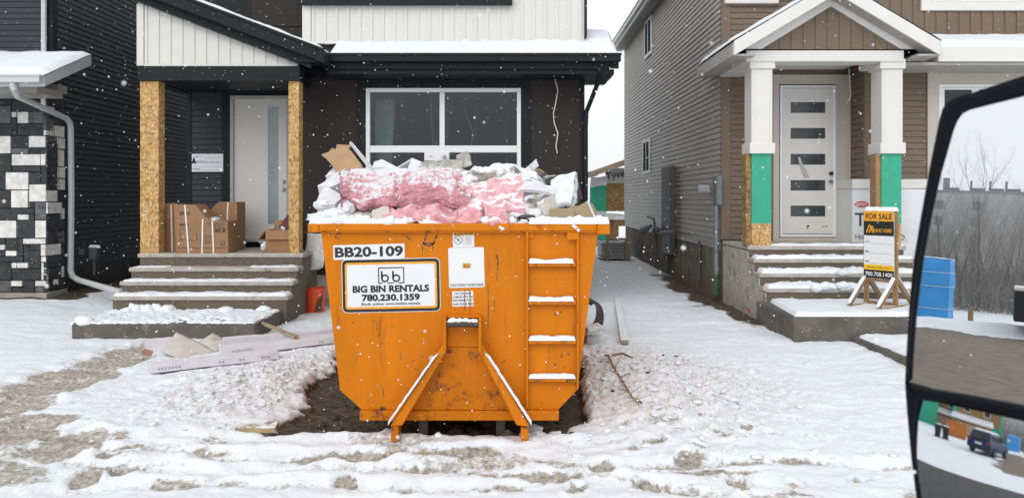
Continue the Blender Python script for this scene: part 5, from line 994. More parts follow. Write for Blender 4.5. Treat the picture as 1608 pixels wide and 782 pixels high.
q = MB(); panel(q, [P(766, 290, 7.0), P(836, 306, 6.9), P(822, 266, 7.5), P(782, 258, 7.6)], .006, (36, 26), .06, 5, 12, .06); panel(q, [P(810, 268, 7.4), P(818, 300, 6.95), P(850, 302, 6.95), P(834, 284, 7.3)], .006, (20, 16), .05, 6, 13, .03); o = q.build('plastic_sheet', poly, smooth=True); tag(o, 'crumpled grey translucent plastic sheet humped on the load before the window', 'plastic sheet')
# bag with foil edge
q = MB(); panel(q, [P(862, 332, 6.5), P(898, 322, 6.5), P(905, 274, 6.85), P(868, 284, 6.9)], .05, (22, 22), .03, 5, 15, .06); bag = q.build('plastic_bag', white_bag, smooth=True); tag(bag, 'upright white plastic bag with silver edge at the right of the load', 'plastic bag')
q = MB(); panel(q, [P(868, 286, 6.86), P(904, 276, 6.82), P(906, 270.5, 6.86), P(890, 273, 6.9)], .012, (16, 5), .02, 9, 16); panel(q, [P(899, 325, 6.47), P(905, 318, 6.5), P(908, 276, 6.82), P(902, 277, 6.8)], .012, (5, 18), .02, 9, 17); q.build('foil_edge', foil, bag, smooth=True)
q = MB(); panel(q, [P(853, 292, 7.1), P(872, 285, 7.1), P(896, 276, 7.2), P(860, 279, 7.2)], .02, (10, 6), .03, 7, 18); o = q.build('dark_wrap', M('dark_grey_wrap', (.06, .06, .06), .4, .3, snow=.02)); tag(o, 'dark grey torn wrap lying behind the top of the white plastic bag', 'torn wrap')
q = MB(); panel(q, [P(902, 318, 6.75), P(914, 312, 6.75), P(911, 290, 6.85), P(900, 296, 6.85)], .015, (8, 8), .035, 7, 19); o = q.build('dark_wrap', MATS['dark_grey_wrap']); tag(o, 'dark grey torn wrap standing right of the white plastic bag', 'torn wrap')
q = MB(); q.obox(P(881, 337.5, 6.22), (.195, .2, .105), (0, 0, .05)); o = q.build('cardboard_box', carton_grey, bevel=.003); tag(o, 'low tan cardboard box on the right end of the rim before the white bag', 'cardboard box')
q = MB(); c = [P(901, 347, 6.2), P(936, 347, 6.2), P(922, 316, 6.28), P(901, 328, 6.25)]; panel(q, c, .012, (8, 8), .004, 4, 2); panel(q, [P(936, 347, 6.19), P(943, 346, 6.5), P(930, 320, 6.6), P(922, 316, 6.27)], .01, (4, 4), .004, 4, 3)
ob = q.build('cardboard_box', carton_grey); tag(ob, 'peaked tan cardboard flap at the right end of the rim with a pale cut edge', 'cardboard box')
q = MB(); q.beam(P(936, 346.5, 6.175), P(922.5, 316, 6.25), .012, .014); q.build('cut_edge', carton_wh, ob)
q = MB()
for k, (x0, x1, y0, y1) in enumerate(((812, 843, 352, 338), (816, 838, 350, 341), (811, 830, 349, 343))):
    cxx, cyy = (x0+x1)/2, (y0+y1)/2; q.tube([P(cxx + (x1-x0)/2*math.cos(R(a)), cyy - (y0-y1)/2*math.sin(R(a)), 6.12 + .02*k + .03*math.sin(R(a*2))) for a in range(-10, 200, 12)], .007, 6)
o = q.build('cable_coil', black_pl, smooth=True); tag(o, 'loose black cable coil on the rim beside the pink insulation scrap', 'cable')
# broken boards, torn card and film jutting from the heap
random.seed(65); shard_m = [carton_wh, carton_wh, drywall, paper, carton_grey, poly, M('dark_grey_wrap', (.06, .06, .06), .4, .3, snow=.02), carton_wh]
for k in range(85):
    x = random.uniform(512, 905); yy = random.uniform(7.35, 8.9) if 525 < x < 835 else random.uniform(6.55, 8.4); ix = gx(x, yy)
    if not (xs[4] < ix < xs[-4]): continue
    zz = float(LZ[int((yy - ys[0])/(ys[-1] - ys[0])*(ny_ - 1)), int((ix - xs[0])/(xs[-1] - xs[0])*(nx_ - 1))])
    s = random.uniform(.06, .17); rr = Matrix.Rotation(random.uniform(0, 6.28), 4, 'Z') @ Matrix.Rotation(random.uniform(-.9, .9), 4, 'X') @ Matrix.Rotation(random.uniform(-.6, .6), 4, 'Y')
    cc = Vector((ix, yy, zz + s*.25)); c4 = [cc + rr @ Vector((a*s*random.uniform(.7, 1.4), b*s*random.uniform(.4, .8), 0)) for a, b in ((-1, -1), (1, -1), (1, 1), (-1, 1))]
    q = MB(); panel(q, c4, random.choice((.008, .012, .03)), (6, 5), .015, 8, k, random.uniform(-.03, .03)); o = q.build('waste_scrap', shard_m[k % 8]); tag(o, 'snow dusted scrap of board or wrapping jutting out of the heap in the bin', 'waste scrap', 'scraps jutting from the load')
# left end: wrapped bundles and broken drywall
for (a, lab, mat) in (([P(500, 300, 6.9), P(520, 302, 6.8), P(546, 288, 6.9), P(528, 284, 7.2)], 'snowy white carton sticking out at the far left of the load, upper one', carton_wh), ([P(497, 328, 6.6), P(528, 330, 6.55), P(540, 316, 6.6), P(512, 298, 6.9)], 'long white carton slanting down toward the left end of the rim', carton_wh), ([P(515, 286, 7.2), P(535, 284, 7.1), P(548, 270, 7.3), P(530, 266, 7.5)], 'dented white carton just below the opened brown cardboard box', carton_wh)):
    q = MB(); panel(q, a, .11, (8, 8), .02, 6, int(a[0].x*10)); o = q.build('white_carton', mat); tag(o, lab, 'carton', 'white cartons on the load')
q = MB(); 
for k, (x, y, D, sx_, sz_) in enumerate(((512, 322, 6.65, .11, .05), (505, 342, 6.3, .12, .045), (528, 340, 6.3, .12, .07), (546, 330, 6.4, .08, .08), (850, 324, 6.6, .12, .09), (838, 308, 6.8, .14, .07), (842, 337, 6.35, .10, .05), (856, 300, 6.8, .11, .05), (925, 345, 6.45, .14, .04))): lump(q, P(x, y, D), (sx_, sx_, sz_), .28, k + 2, 4, 2.2)
o = q.build('snow_heap', snow_m, smooth=True); tag(o, 'lumps of snow caught between the waste at both ends of the load', 'snow', kind='stuff')
random.seed(21)
for k, (x, y, s) in enumerate(((557, 344, .07), (570, 340, .09), (585, 341, .085), (600, 338, .1), (612, 346, .06), (578, 348, .06), (594, 348, .06), (548, 349, .05), (864, 318, .06), (858, 330, .07))):
    q = MB(); a = random.uniform(0, 3); cc = P(x, y, 6.2 + .05*(k % 3)); rr = Matrix.Rotation(random.uniform(-.9, .9), 4, 'Y') @ Matrix.Rotation(random.uniform(.3, 1.2), 4, 'X') @ Matrix.Rotation(a, 4, 'Z')
    c4 = [cc + rr @ Vector((sx*s*random.uniform(.7, 1.1), sy*s*random.uniform(.6, 1.1), 0)) for sx, sy in ((-1, -1), (1, -1), (1, 1), (-1, 1))]
    panel(q, c4, .014, (5, 5), .01, 9, k); o = q.build('drywall_scrap', drywall); tag(o, 'broken drywall scrap lying along the rim at the left of the pink insulation' if k < 8 else 'broken drywall scrap at the foot of the white plastic bag', 'drywall scrap', 'drywall scraps on the rim left of the insulation' if k < 8 else 'drywall scraps by the white bag')
# ================================================================== ON AND AROUND THE STEPS
PZ = 1.046
def carton_box(lab, x0, y0, w, d, prof, prints=True, straps=()):
    """display carton with a cut-away profile (list of x,z from its front left corner), strapped with white band"""
    q = MB(); q.prism([(x0 + a, PZ + .001 + b) for a, b in prof], y0, y0 + d); o = q.build('cardboard_box', carton, bevel=.004); tag(o, lab, 'cardboard box', 'brown cartons on the stoop')
    for k, (xa, za, xb, zb_) in enumerate(straps):
        q = MB(); q.beam((x0 + xa, y0 - .006, PZ + za), (x0 + xb, y0 - .006, PZ + zb_), .022, .004, (0, 1, 0)); q.build('strap', vinyl, o)
    return o
kk = 12.22 / F
o = carton_box('front brown strapped carton with a sloped cut shoulder beside the left porch post', gx(276.5, 12.22), 12.22, .8, .42, [(0, 0), (82*kk, 0), (81*kk, 50*kk), (55*kk, 51*kk), (47*kk, 56*kk), (31*kk, 76*kk), (-3*kk, 76*kk)], straps=[(20*kk, .002, 14*kk, .79), (41*kk, .002, 42*kk, .56), (59*kk, .002, 57*kk, .52)])
X0 = gx(276.5, 12.214); y = 12.216
q = MB()
def mark(a0, a1, b0, b1): q.box(X0 + a0*kk, X0 + a1*kk, y, y + .003, PZ + b0*kk, PZ + b1*kk)
for a in range(3): mark(60 + a*6, 65 + a*6, 33, 39)
mark(2, 80, 8, 8.7); mark(37, 60, 16, 16.6); mark(37, 62, 19.5, 20); mark(37, 55, 23, 23.6); mark(37, 60, 26.5, 27); mark(5, 15, 43, 46); mark(16, 20, 43, 45.5); mark(48, 76, 46.5, 47.5); mark(52, 76, 43.5, 44.3); mark(58, 74, 40.7, 41.5); mark(6, 32, 20, 20.5); mark(6, 6.6, 20, 38); mark(31.5, 32, 20, 33); mark(10, 24, 38, 38.5); mark(4, 24, 60, 60.5); mark(70, 71, 13, 19); mark(75, 76, 13, 19); mark(70, 76, 12.5, 13.3)
for a in range(4): mark(6 + a*4, 8.5 + a*4, 61, 65)
q.build('print', faint_ink, o)
q = MB(); snow_on(q, (X0 + 45*kk, 12.23, PZ + 51*kk), (X0 + 60*kk, 12.23, PZ + 51*kk), (X0 + 60*kk, 12.5, PZ + 52*kk), (X0 + 45*kk, 12.5, PZ + 53*kk), .03, 14, 6, 5, .3, .8, 9); q.build('snow_layer', snow_m, o, smooth=True)
o = carton_box('rear brown strapped carton with a sloped shoulder, against the siding by the door frame', gx(322, 12.86), 12.86, .5, .4, [(0, 0), (53*kk, 0), (53*kk, 80*kk), (22*kk, 80*kk), (0, 58*kk)], straps=[(36*kk, .3, 38*kk, .83)])
o = carton_box('brown carton half hidden behind the left strand board post', gx(259, 12.5), 12.5, .3, .35, [(0, 0), (20*kk, 0), (20*kk, 78*kk), (0, 78*kk)], straps=[(12*kk, .01, 10*kk, .79)])
# open carton by the right post
q = MB(); x0, x1, y0, y1, zt_ = gx(417, 12.3), gx(460, 12.3), 12.3, 12.75, PZ + .375
for b in ((x0, x0 + .008, y0, y1), (x1 - .008, x1, y0, y1), (x0 + .008, x1 - .008, y0, y0 + .008), (x0 + .008, x1 - .008, y1 - .008, y1)): q.box(*b, PZ + .002, zt_)
q.box(x0 + .01, x1 - .01, y0 + .01, y1 - .01, PZ + .003, PZ + .01); o = q.build('cardboard_box', carton); tag(o, 'open brown carton with its flaps out, beside the right strand board post', 'cardboard box', 'brown cartons on the stoop')
q = MB(); panel(q, [(x0, y0, zt_), (x0, y1, zt_), (x0 - .14, y1 - .02, zt_ - .17), (x0 - .14, y0 + .02, zt_ - .17)], .006, (3, 3), .004); panel(q, [(x0, y0, zt_), (x1, y0, zt_), (x1 - .02, y0 - .05, zt_ - .15), (x0 + .02, y0 - .05, zt_ - .15)], .006, (3, 3), .004); panel(q, [(x0, y1, zt_), (x1, y1, zt_), (x1, y1 + .05, zt_ + .15), (x0, y1 + .05, zt_ + .15)], .006, (3, 3), .004); q.build('flap', carton, o)
q = MB(); q.obox((gx(450, 12.5), 12.52, PZ + .47), (.16, .02, .26), (0, .6, 0)); o = q.build('printed_carton', M('dark_red_print', (.12, .03, .035), .5, .2)); tag(o, 'dark printed carton end poking out of the open brown carton', 'printed carton')
q = MB(); q.obox((gx(444, 12.5), 12.505, PZ + .40), (.07, .008, .05), (0, .6, 0)); q.build('print', sign_white, o)
q = MB(); lump(q, P(415, 387, 12.35), (.06, .06, .07), .45, 3, 2); o = q.build('paper_scrap', M('white_paper', (.72, .72, .75), .7, .1)); tag(o, 'crumpled white paper at the corner of the open carton', 'paper')
q = MB(); lump(q, P(421, 378, 13.3), (.16, .12, .08), .5, 8, 3); lump(q, P(436, 377, 13.2), (.14, .1, .07), .5, 9, 3); o = q.build('plastic_scrap', poly); tag(o, 'crumpled clear plastic lying at the foot of the grey door', 'plastic')
# bucket
c = P(494.5, 491, 12.55); c.z = ground_z(c.x, c.y) - .01
bk = thing('bucket', c, 'orange red plastic bucket standing between the steps and the bin', 'bucket')
q = MB(); q.lathe((c.x, c.y, c.z), [(0.001, .005), (.148, 0), (.152, .01), (.168, .34), (.178, .342), (.178, .362), (.17, .364), (.171, .39), (.18, .392), (.18, .41), (.17, .41), (.145, .02), (.001, .02)], 28); q.build('body', bucket_m, bk, smooth=False)
q = MB(); q.tube([(c.x + .178*math.cos(R(a)), c.y - .02 + .1*math.sin(R(a))*-1, c.z + .37 - .16*math.sin(R(a))) for a in range(0, 181, 15)], .004, 5); q.build('handle', galv, bk)
q = MB(); panel(q, [(c.x + .02, c.y - .168, c.z + .02), (c.x + .14, c.y - .11, c.z + .03), (c.x + .16, c.y - .10, c.z + .3), (c.x + .09, c.y - .16, c.z + .22)], .003, (4, 4), 0); q.build('paint_stain', M('mud_stain', (.10, .055, .02), .8, .4), bk)
# long white cartons in the snow
def gp(x, y, h=0.0):
    D = F*(H - h)/(y - HY); return Vector((gx(x, D), D, h))
def gpz(x, y, up=.02):
    """the point of the uneven snow seen at pixel x,y, lifted by up"""
    d = Vector(((x-CX)/F, 1, -(y-HY)/F)); t = 4.5
    while t < 16 and H + d.z*t > ground_z(d.x*t, t): t += .02
    return Vector((d.x*t, t, H + d.z*t + up))
def long_box(nm, p, q_, w, h, lab, mat, prints=()):
    p = Vector(p); q_ = Vector(q_); m = MB(); n = 14
    d = (q_ - p).normalized(); s = d.cross(Vector((0, 0, 1))).normalized(); vs = []
    for i in range(n + 1):
        c = p.lerp(q_, i/n); k = .012*mnoise.noise(c*3); r = 1 + .12*mnoise.noise(c*5)
        for (a, b) in ((-1, 0), (1, 0), (1, 1), (-1, 1)): vs.append(c + s*(a*w/2*(1 if b == 0 else r)) + Vector((0, 0, b*h*r + k)))
    m.add(vs, [(i*4+k, i*4+(k+1) % 4, (i+1)*4+(k+1) % 4, (i+1)*4+k) for i in range(n) for k in range(4)] + [(0, 3, 2, 1), (n*4, n*4+1, n*4+2, n*4+3)])
    o = m.build(nm, mat, bevel=.004); tag(o, lab, 'carton', 'long white cartons lying in the snow')
    if prints:
        pm = MB()
        for u, l in prints:
            c = p.lerp(q_, u) + s*(w/2 + .004) + Vector((0, 0, h*.5))
            for k in range(int(l)): e = c + d*(k*.035); pm.obox(e, (.013, .012, h*.18), Matrix.Rotation(math.atan2(d.y, d.x), 4, 'Z'))
        pm.build('print', grey_ink, o)
    return o
long_box('white_carton', gp(236, 584, .02), gp(436, 561, .05), .20, .09, 'long white carton nearest the street with a crushed open end, left of the bin', carton_lav, ((.06, 7), (.52, 2), (.68, 2), (.86, 3)))
long_box('white_carton', gp(345, 556, .02), gp(526, 536, .06), .26, .085, 'long white carton running behind the nearer one to the bin', carton_lav, ((.10, 7), (.84, 2)))
long_box('white_carton', gp(350, 543, .05), gp(526, 527, .06), .12, .10, 'thin white carton farthest from the street, beside the slab corner', carton_lav)
q = MB(); panel(q, [P(256, 554, 9.15), P(290, 568, 9.0), P(338, 552, 9.35), P(276, 524, 9.6)], .014, (10, 10), .02, 2.5, 3, .03); panel(q, [P(310, 538, 9.55), P(338, 552, 9.34), P(368, 544, 9.7), P(335, 522, 9.75)], .014, (8, 8), .02, 3, 4, .03); o = q.build('drywall_sheet', drywall, smooth=True); tag(o, 'bent pale drywall sheet leaning on the long white cartons', 'drywall sheet')
q = MB(); panel(q, [P(227, 553, 9.4), P(262, 556, 9.3), P(272, 530, 9.7), P(226, 531, 9.8)], .012, (8, 5), .02, 3, 9); o = q.build('drywall_sheet', M('lilac_board', (.56, .53, .56), .8, .1, 5, .2)); tag(o, 'lilac white board scrap on the bare path left of the bent sheet', 'board scrap')
q = MB(); q.obox(gp(231, 553, .08), (.12, .05, .06), (.2, .3, .4)); o = q.build('brick_scrap', M('pinkish_tan', (.40, .24, .17), .9, .2, 12)); tag(o, 'small pinkish tan scrap at the end of the lilac white board', 'scrap')
q = MB(); q.beam(P(376, 493, 11.0), P(466, 529, 9.6), .055, .03); o = q.build('stick', M('pale_lumber', (.34, .27, .17), .8, .2, 9)); tag(o, 'thin lumber stick leaning off the slab corner into the snow', 'stick')
q = MB(); panel(q, [gp(368, 676, .05), gp(432, 675, .06), gp(438, 664, .07), gp(376, 668, .06)], .04, (8, 3), .012, 6, 5); o = q.build('board_scrap', M('tan_board_snow', (.36, .27, .16), .9, .25, 8, snow=.1)); tag(o, 'tan board scrap half buried in the snow near the front of the bin', 'board scrap')
# right of the bin
q = MB()
a = gp(936, 530, .02)
pts = [a + Vector((.03 + .13*math.cos(R(t)), .35 + .06*math.cos(R(t)), .22 + .22*math.sin(R(t)))) for t in range(-60, 130, 14)]
vs = []
for p_ in pts: vs += [p_, p_ + Vector((-.05, .5, .0))]
q.add(vs, [(2*i, 2*i+1, 2*i+3, 2*i+2) for i in range(len(pts)-1)]); q.add([v + (Vector((a.x, v.y, a.z + .2)) - v)*.06 for v in vs], [(2*i, 2*i+2, 2*i+3, 2*i+1) for i in range(len(pts)-1)])
o = q.build('pipe_shell', M('brown_black_plastic', (.05, .042, .036), .5, .3), smooth=True); tag(o, 'dark curved piece of broken pipe lying against the right side of the bin', 'broken pipe')
q = MB(); q.obox(gp(936, 531, .08), (.30, .25, .12), (0, 0, .1)); q.obox(gp(930, 521, .2), (.22, .25, .05), (0, .1, .2)); q.obox(gp(932, 514, .3), (.2, .25, .05), (0, -.2, .1)); o = q.build('foam_block', M('foam_white', (.68, .68, .68), .8, .06), bevel=.01); tag(o, 'white foam blocks stacked inside the broken pipe piece', 'foam')
q = MB(); q.tube([gpz(949, 562, .03), gpz(956, 566, .05), gpz(966, 586, .035), gpz(976, 600, .03), gpz(985, 616, .03), gpz(992, 626, .02), gpz(1003, 637, .01)], [.009, .011, .010, .009, .008, .007, .004], 6); q.tube([gpz(955, 566, .05), gpz(978, 563, .06), gpz(993, 566, .03)], [.016, .014, .010], 6)
for k in range(14):
    u = random.uniform(.2, 1); b = gpz(957 + 44*u, 566 + 70*u, .02); q.tube([b, b + Vector((random.uniform(-.16, .16), random.uniform(-.1, .1), random.uniform(-.02, .08)))], [.004, .0015], 4)
o = q.build('branch', M('rust_brown_twig', (.27, .16, .09), .9, .3, 20, snow=-.05)); tag(o, 'rust brown branch lying on the rough snow right of the bin', 'branch')
q = MB(); q.beam(gp(969, 470, .08), gp(981, 537, .10), .10, .05); o = q.build('board', M('snowed_board', (.34, .27, .19), .85, .2, 8, snow=.3)); tag(o, 'long snow covered board pointing down the side yard', 'board')
q = MB()
for (x, y) in ((408, 590), (418, 603), (520, 570), (452, 470+130), (1005, 632), (962, 614), (1062, 560), (1018, 585), (700, 668), (733, 662), (1040, 558)): lump(q, gpz(x, y, .003), (random.uniform(.012, .035), random.uniform(.012, .03), .012), .5, x, 2)
o = q.build('debris_chips', M('dark_chips', (.07, .055, .045), .9, .4, 20)); tag(o, 'dark chips of waste scattered in the snow around the bin', 'debris', kind='stuff')
# clods of snow
q = MB(); random.seed(77)
for k in range(1500):
    z = random.random()
    if z < .5: x, y = random.gauss(1.45, .55), random.gauss(7.6, 1.0)
    elif z < .97: x, y = random.gauss(-2.6, .45), random.gauss(7.6, .9)
    else: x, y = random.gauss(.3, 1.5), random.uniform(5.4, 5.95)
    if -2.15 < x < .74 and y > 6.0: continue
    s = min(.035, abs(random.gauss(0, .012)) + .006); lump(q, (x, y, ground_z(x, y) + s*.1), (s*random.uniform(.9, 2.2), s*random.uniform(.8, 1.4), s*random.uniform(.4, .8)), .7, k, 1, 2.5)
for (x, y, s) in ((612, 680, .045), (838, 676, .06), (846, 684, .05), (826, 684, .04), (607, 684, .05), (872, 686, .05)): lump(q, gp(x, y, .0), (s*1.4, s, s), .35, x, 2)
o = q.build('snow_clods', rubble_snow, smooth=True); tag(o, 'clods of broken snow scattered beside and in front of the bin', 'snow', kind='stuff')
q = MB()
for k in range(340):
    x, y = random.uniform(-1.75, .5), random.uniform(6.02, 7.6); s = abs(random.gauss(0, .02)) + .006; lump(q, (x, y, ground_z(x, y)), (s*1.3, s, s*.8), .5, k, 1)
o = q.build('soil_clods', M('dark_soil', (.06, .045, .034), .95, .5, 30)); tag(o, 'dark crumbled soil clods in the bare patch under the bin', 'soil', kind='stuff')

# ================================================================== FOR SALE BOARD
sg_ = thing('for_sale_sign', (gx(1384, 10.55), 10.55, .378), 'black and yellow for sale board on a snowy wooden frame before the brown house steps', 'sign board')
A = P(1357.5, 0, 10.78); B = P(1404.5, 0, 10.42); A.z = B.z = 0
RV = (B - A).normalized(); NV = RV.cross(Vector((0, 0, 1))); UV = Vector((0, 0, 1)); wS = (B - A).length
zT, zB = gz(331, 10.6), gz(437, 10.6); hS = zT - zB; ctr = (A + B)/2
def bpnt(u, v, o=0.0): return A + RV*(u*wS) + UV*(zB + v*hS) + NV*o          # u,v in 0..1 on the board face
q = MB(); plate(q, bpnt(.5, .5, 0), RV, UV, rrect(wS, hS, .004, 1), .012); bo = q.build('board', sign_white, sg_)
def band(v0, v1, mat, nm):
    q = MB(); plate(q, bpnt(.5, (v0+v1)/2, .0125), RV, UV, [(-wS/2, -(v1-v0)*hS/2), (wS/2, -(v1-v0)*hS/2), (wS/2, (v1-v0)*hS/2), (-wS/2, (v1-v0)*hS/2)], .001); return q.build(nm, mat, bo)
band(.845, 1.0, sign_amber, 'amber_band'); band(.63, .845, ink, 'black_band'); band(.122, .2, sign_yel, 'yellow_band'); band(0, .122, ink, 'black_band')
L_ = .0148
lettering('FOR SALE', bpnt(.5, .915, 0), RV, UV, wS*.87, hS*.085, ink, bo, bold=.02, lift=L_)
lettering('RAJ BUILT HOMES', bpnt(.6, .70, 0), RV, UV, wS*.66, hS*.07, sign_amber, bo, bold=.015, lift=L_)
q = MB()
for pts in (((.08, .67), (.19, .79), (.30, .67)), ((.17, .67), (.27, .775), (.37, .69))):
    for i in range(2):
        a, b = bpnt(*pts[i], L_), bpnt(*pts[i+1], L_); d = (b - a).normalized(); s = d.cross(NV)*.008; q.add([a - s, b - s, b + s, a + s, a - s - NV*.001, b - s - NV*.001, b + s - NV*.001, a + s - NV*.001], [(0,1,2,3), (7,6,5,4), (0,4,5,1), (2,6,7,3)])
q.build('roof_emblem', sign_amber, bo)
for t_, v in (('LOT:', .535), ('BLK:', .39), ('ADD:', .245)):
    lettering(t_, bpnt(.12, v, 0), RV, UV, wS*.14, hS*.03, ink, bo, bold=.012, lift=L_)
    q = MB(); plate(q, bpnt(.58, v - .025, .0125), RV, UV, [(-wS*.36, -.002), (wS*.36, -.002), (wS*.36, .002), (-wS*.36, .002)], .001); q.build('ruled_line', grey_ink, bo)
lettering('rajbuilthomes@gmail.com', bpnt(.5, .16, 0), RV, UV, wS*.86, hS*.032, ink, bo, bold=.01, lift=L_); lettering('780.708.1400', bpnt(.5, .06, 0), RV, UV, wS*.9, hS*.062, sign_white, bo, bold=.015, lift=L_)
zF = .44
for u in (.03, 1.0):
    base = A + RV*(u*wS) - NV*.03
    q = MB(); q.beam(base + UV*zF, base + UV*(zT - .005), .06, .045, NV); q.build('upright', wood, sg_)
    q = MB(); q.beam(base + NV*.46 + UV*.42, base - NV*.46 + UV*.42, .045, .05); q.build('foot', wood, sg_)
    for s in (-1, 1):
        q = MB(); q.beam(base + NV*s*.42 + UV*.455, base + NV*s*.03 + UV*.80, .045, .05); br_ = q.build('brace', wood, sg_)
        q = MB(); p0 = base + NV*s*.46 + UV*.47; p1 = base + NV*s*.05 + UV*.83; sd_ = RV*.024; snow_on(q, p0 - sd_, p1 - sd_, p1 + sd_, p0 + sd_, .035, 16, 4, int(u*7) + s + 5, .35, .3, 6); q.build('snow_layer', snow_m, br_, smooth=True)
q = MB(); q.beam(A - NV*.03 + UV*(zB - .03), B - NV*.03 + UV*(zB - .03), .05, .04); q.beam(A - NV*.03 + UV*(zT - .03), B - NV*.03 + UV*(zT - .03), .05, .035); q.beam(A - NV*.05 + UV*.46, B - NV*.05 + UV*.46, .06, .04); q.each('rail', wood, sg_)
q = MB(); snow_on(q, A + NV*.015 + UV*zT, B + NV*.015 + RV*.03 + UV*zT, B - NV*.08 + RV*.03 + UV*zT, A - NV*.08 + UV*zT, .05, 20, 6, 3, .3, .25, 5); q.build('snow_layer', snow_m, sg_, smooth=True)

# ================================================================== TRUCK MIRROR
MN = Vector((-.79, -.61, .046)).normalized()
O_ = Vector((0, 0, H)); MC = O_ + Vector(((1525-CX)/F, 1, -(400-HY)/F))*.9
def mp_(x, y, off=0.0):
    d = Vector(((x-CX)/F, 1, -(y-HY)/F)); c = MC + MN*off; return O_ + d*((c - O_).dot(MN)/d.dot(MN))
mr = thing('side_mirror', mp_(1560, 620, -.06), 'black truck side mirror with flat glass above a wide angle glass', 'truck mirror')
oU = [(1750,68),(1608,119),(1530,145),(1502,153),(1489,160),(1480,171),(1475,188),(1460,262),(1446,340),(1434,412),(1427,490),(1423,560),(1421,600)]
iU = [(1750,104),(1608,149),(1540,166),(1517,172),(1506,178),(1499,188),(1493,202),(1473,272),(1456,346),(1444,412),(1433,490),(1427,560),(1425,596)]
dT = [(1425,601),(1460,611),(1520,621),(1608,638),(1750,672)]; dB = [(1443,627),(1480,633),(1540,646),(1608,661),(1750,690)]
oL = [(1421,600),(1424,645),(1431,720),(1440,790),(1448,860)]; iL = [(1443,627),(1436,662),(1437,722),(1445,790),(1453,860)]
def strip(q, a, b, lift=.004, back=-.05):
    n = len(a); vs = []
    for (p0, p1) in zip(a, b): vs += [mp_(*p0, back), mp_(*p0, lift*.4), mp_(p0[0]*.7+p1[0]*.3, p0[1]*.7+p1[1]*.3, lift), mp_(p0[0]*.25+p1[0]*.75, p0[1]*.25+p1[1]*.75, lift), mp_(*p1, .001), mp_(*p1, -.03)]
    q.add(vs, [(i*6+k, (i+1)*6+k, (i+1)*6+k+1, i*6+k+1) for i in range(n-1) for k in range(5)])
q = MB(); strip(q, oU, iU); strip(q, dT, dB, .004, -.03); strip(q, oL, iL)
strip(q, [(1790,60),(1790,870)], [(1750,100),(1750,850)])
q.build('bezel', mirror_black, mr, smooth=False)
out_ = oU[::-1][::-1] + oL + [(1790,870),(1790,60)]
q = MB(); vs = [mp_(*p_, -.045) for p_ in out_] + [mp_(p_[0]*.85 + 1600*.15, p_[1]*.85 + 450*.15, -.14) for p_ in out_]; n = len(out_)
q.add(vs, [tuple(range(n, 2*n))] + [(i, (i+1) % n, (i+1) % n + n, i+n) for i in range(n)]); q.build('housing', mirror_black, mr)
mg = bpy.data.materials.new('mirror_silver'); mg.use_nodes = True; b_ = mg.node_tree.nodes['Principled BSDF']; b_.inputs['Metallic'].default_value = 1; b_.inputs['Roughness'].default_value = 0.0; b_.inputs['Base Color'].default_value = (.80, .82, .85, 1)
gl = iU + dT
q = MB(); q.add([mp_(*p_, -.004) for p_ in gl], [tuple(range(len(gl)))]); q.add([mp_(*p_, -.008) for p_ in gl], [tuple(range(len(gl)-1, -1, -1))]); q.build('mirror_glass', mg, mr)
RSP = .6; Q_ = mp_(1560, 695, .014); dr_ = (Q_ - O_).normalized(); az_ = R(189.5); rr_ = Vector((math.cos(az_), math.sin(az_), -.035)).normalized(); CS = Q_ - (rr_ - dr_).normalized()*RSP
def sph(x, y):
    d = Vector(((x-CX)/F, 1, -(y-HY)/F)).normalized(); oc = O_ - CS; b = d.dot(oc); c = oc.dot(oc) - RSP*RSP; t = -b - math.sqrt(max(b*b - c, 0)); return O_ + d*t
nu, nv = 70, 60; vs = []
for j in range(nv+1):
    for i in range(nu+1):
        u, v = i/nu, j/nv; y = 627 + (860 - 627)*v; xl = float(np.interp(y, [p_[1] for p_ in iL], [p_[0] for p_ in iL])); x = xl + (1758 - xl)*u; yt = float(np.interp(x, [p_[0] for p_ in dB], [p_[1] for p_ in dB])); y = yt + (860 - yt)*v; vs.append(sph(x, y))
q = MB(); q.add(vs, [(j*(nu+1)+i, j*(nu+1)+i+1, (j+1)*(nu+1)+i+1, (j+1)*(nu+1)+i) for j in range(nv) for i in range(nu)]); q.build('wide_angle_glass', mg, mr, smooth=True)
q = MB(); q.tube([mp_(1700, 300, -.1), mp_(1850, 250, -.12), mp_(2100, 260, -.1)], .025, 10); q.tube([mp_(1700, 720, -.1), mp_(1850, 760, -.12), mp_(2100, 770, -.1)], .025, 10); q.build('mirror_arm', mirror_black, mr, smooth=True)

# ================================================================== WHAT THE MIRRORS LOOK BACK ON
def refl(x, y, dist):
    """point dist metres along the ray that the flat glass sends back from photo pixel x,y"""
    q0 = mp_(x, y, -.004); d = (q0 - O_).normalized(); r = d - MN*(2*d.dot(MN)); r2 = Vector((r.x, r.y)).length; return q0 + r*(dist/r2)
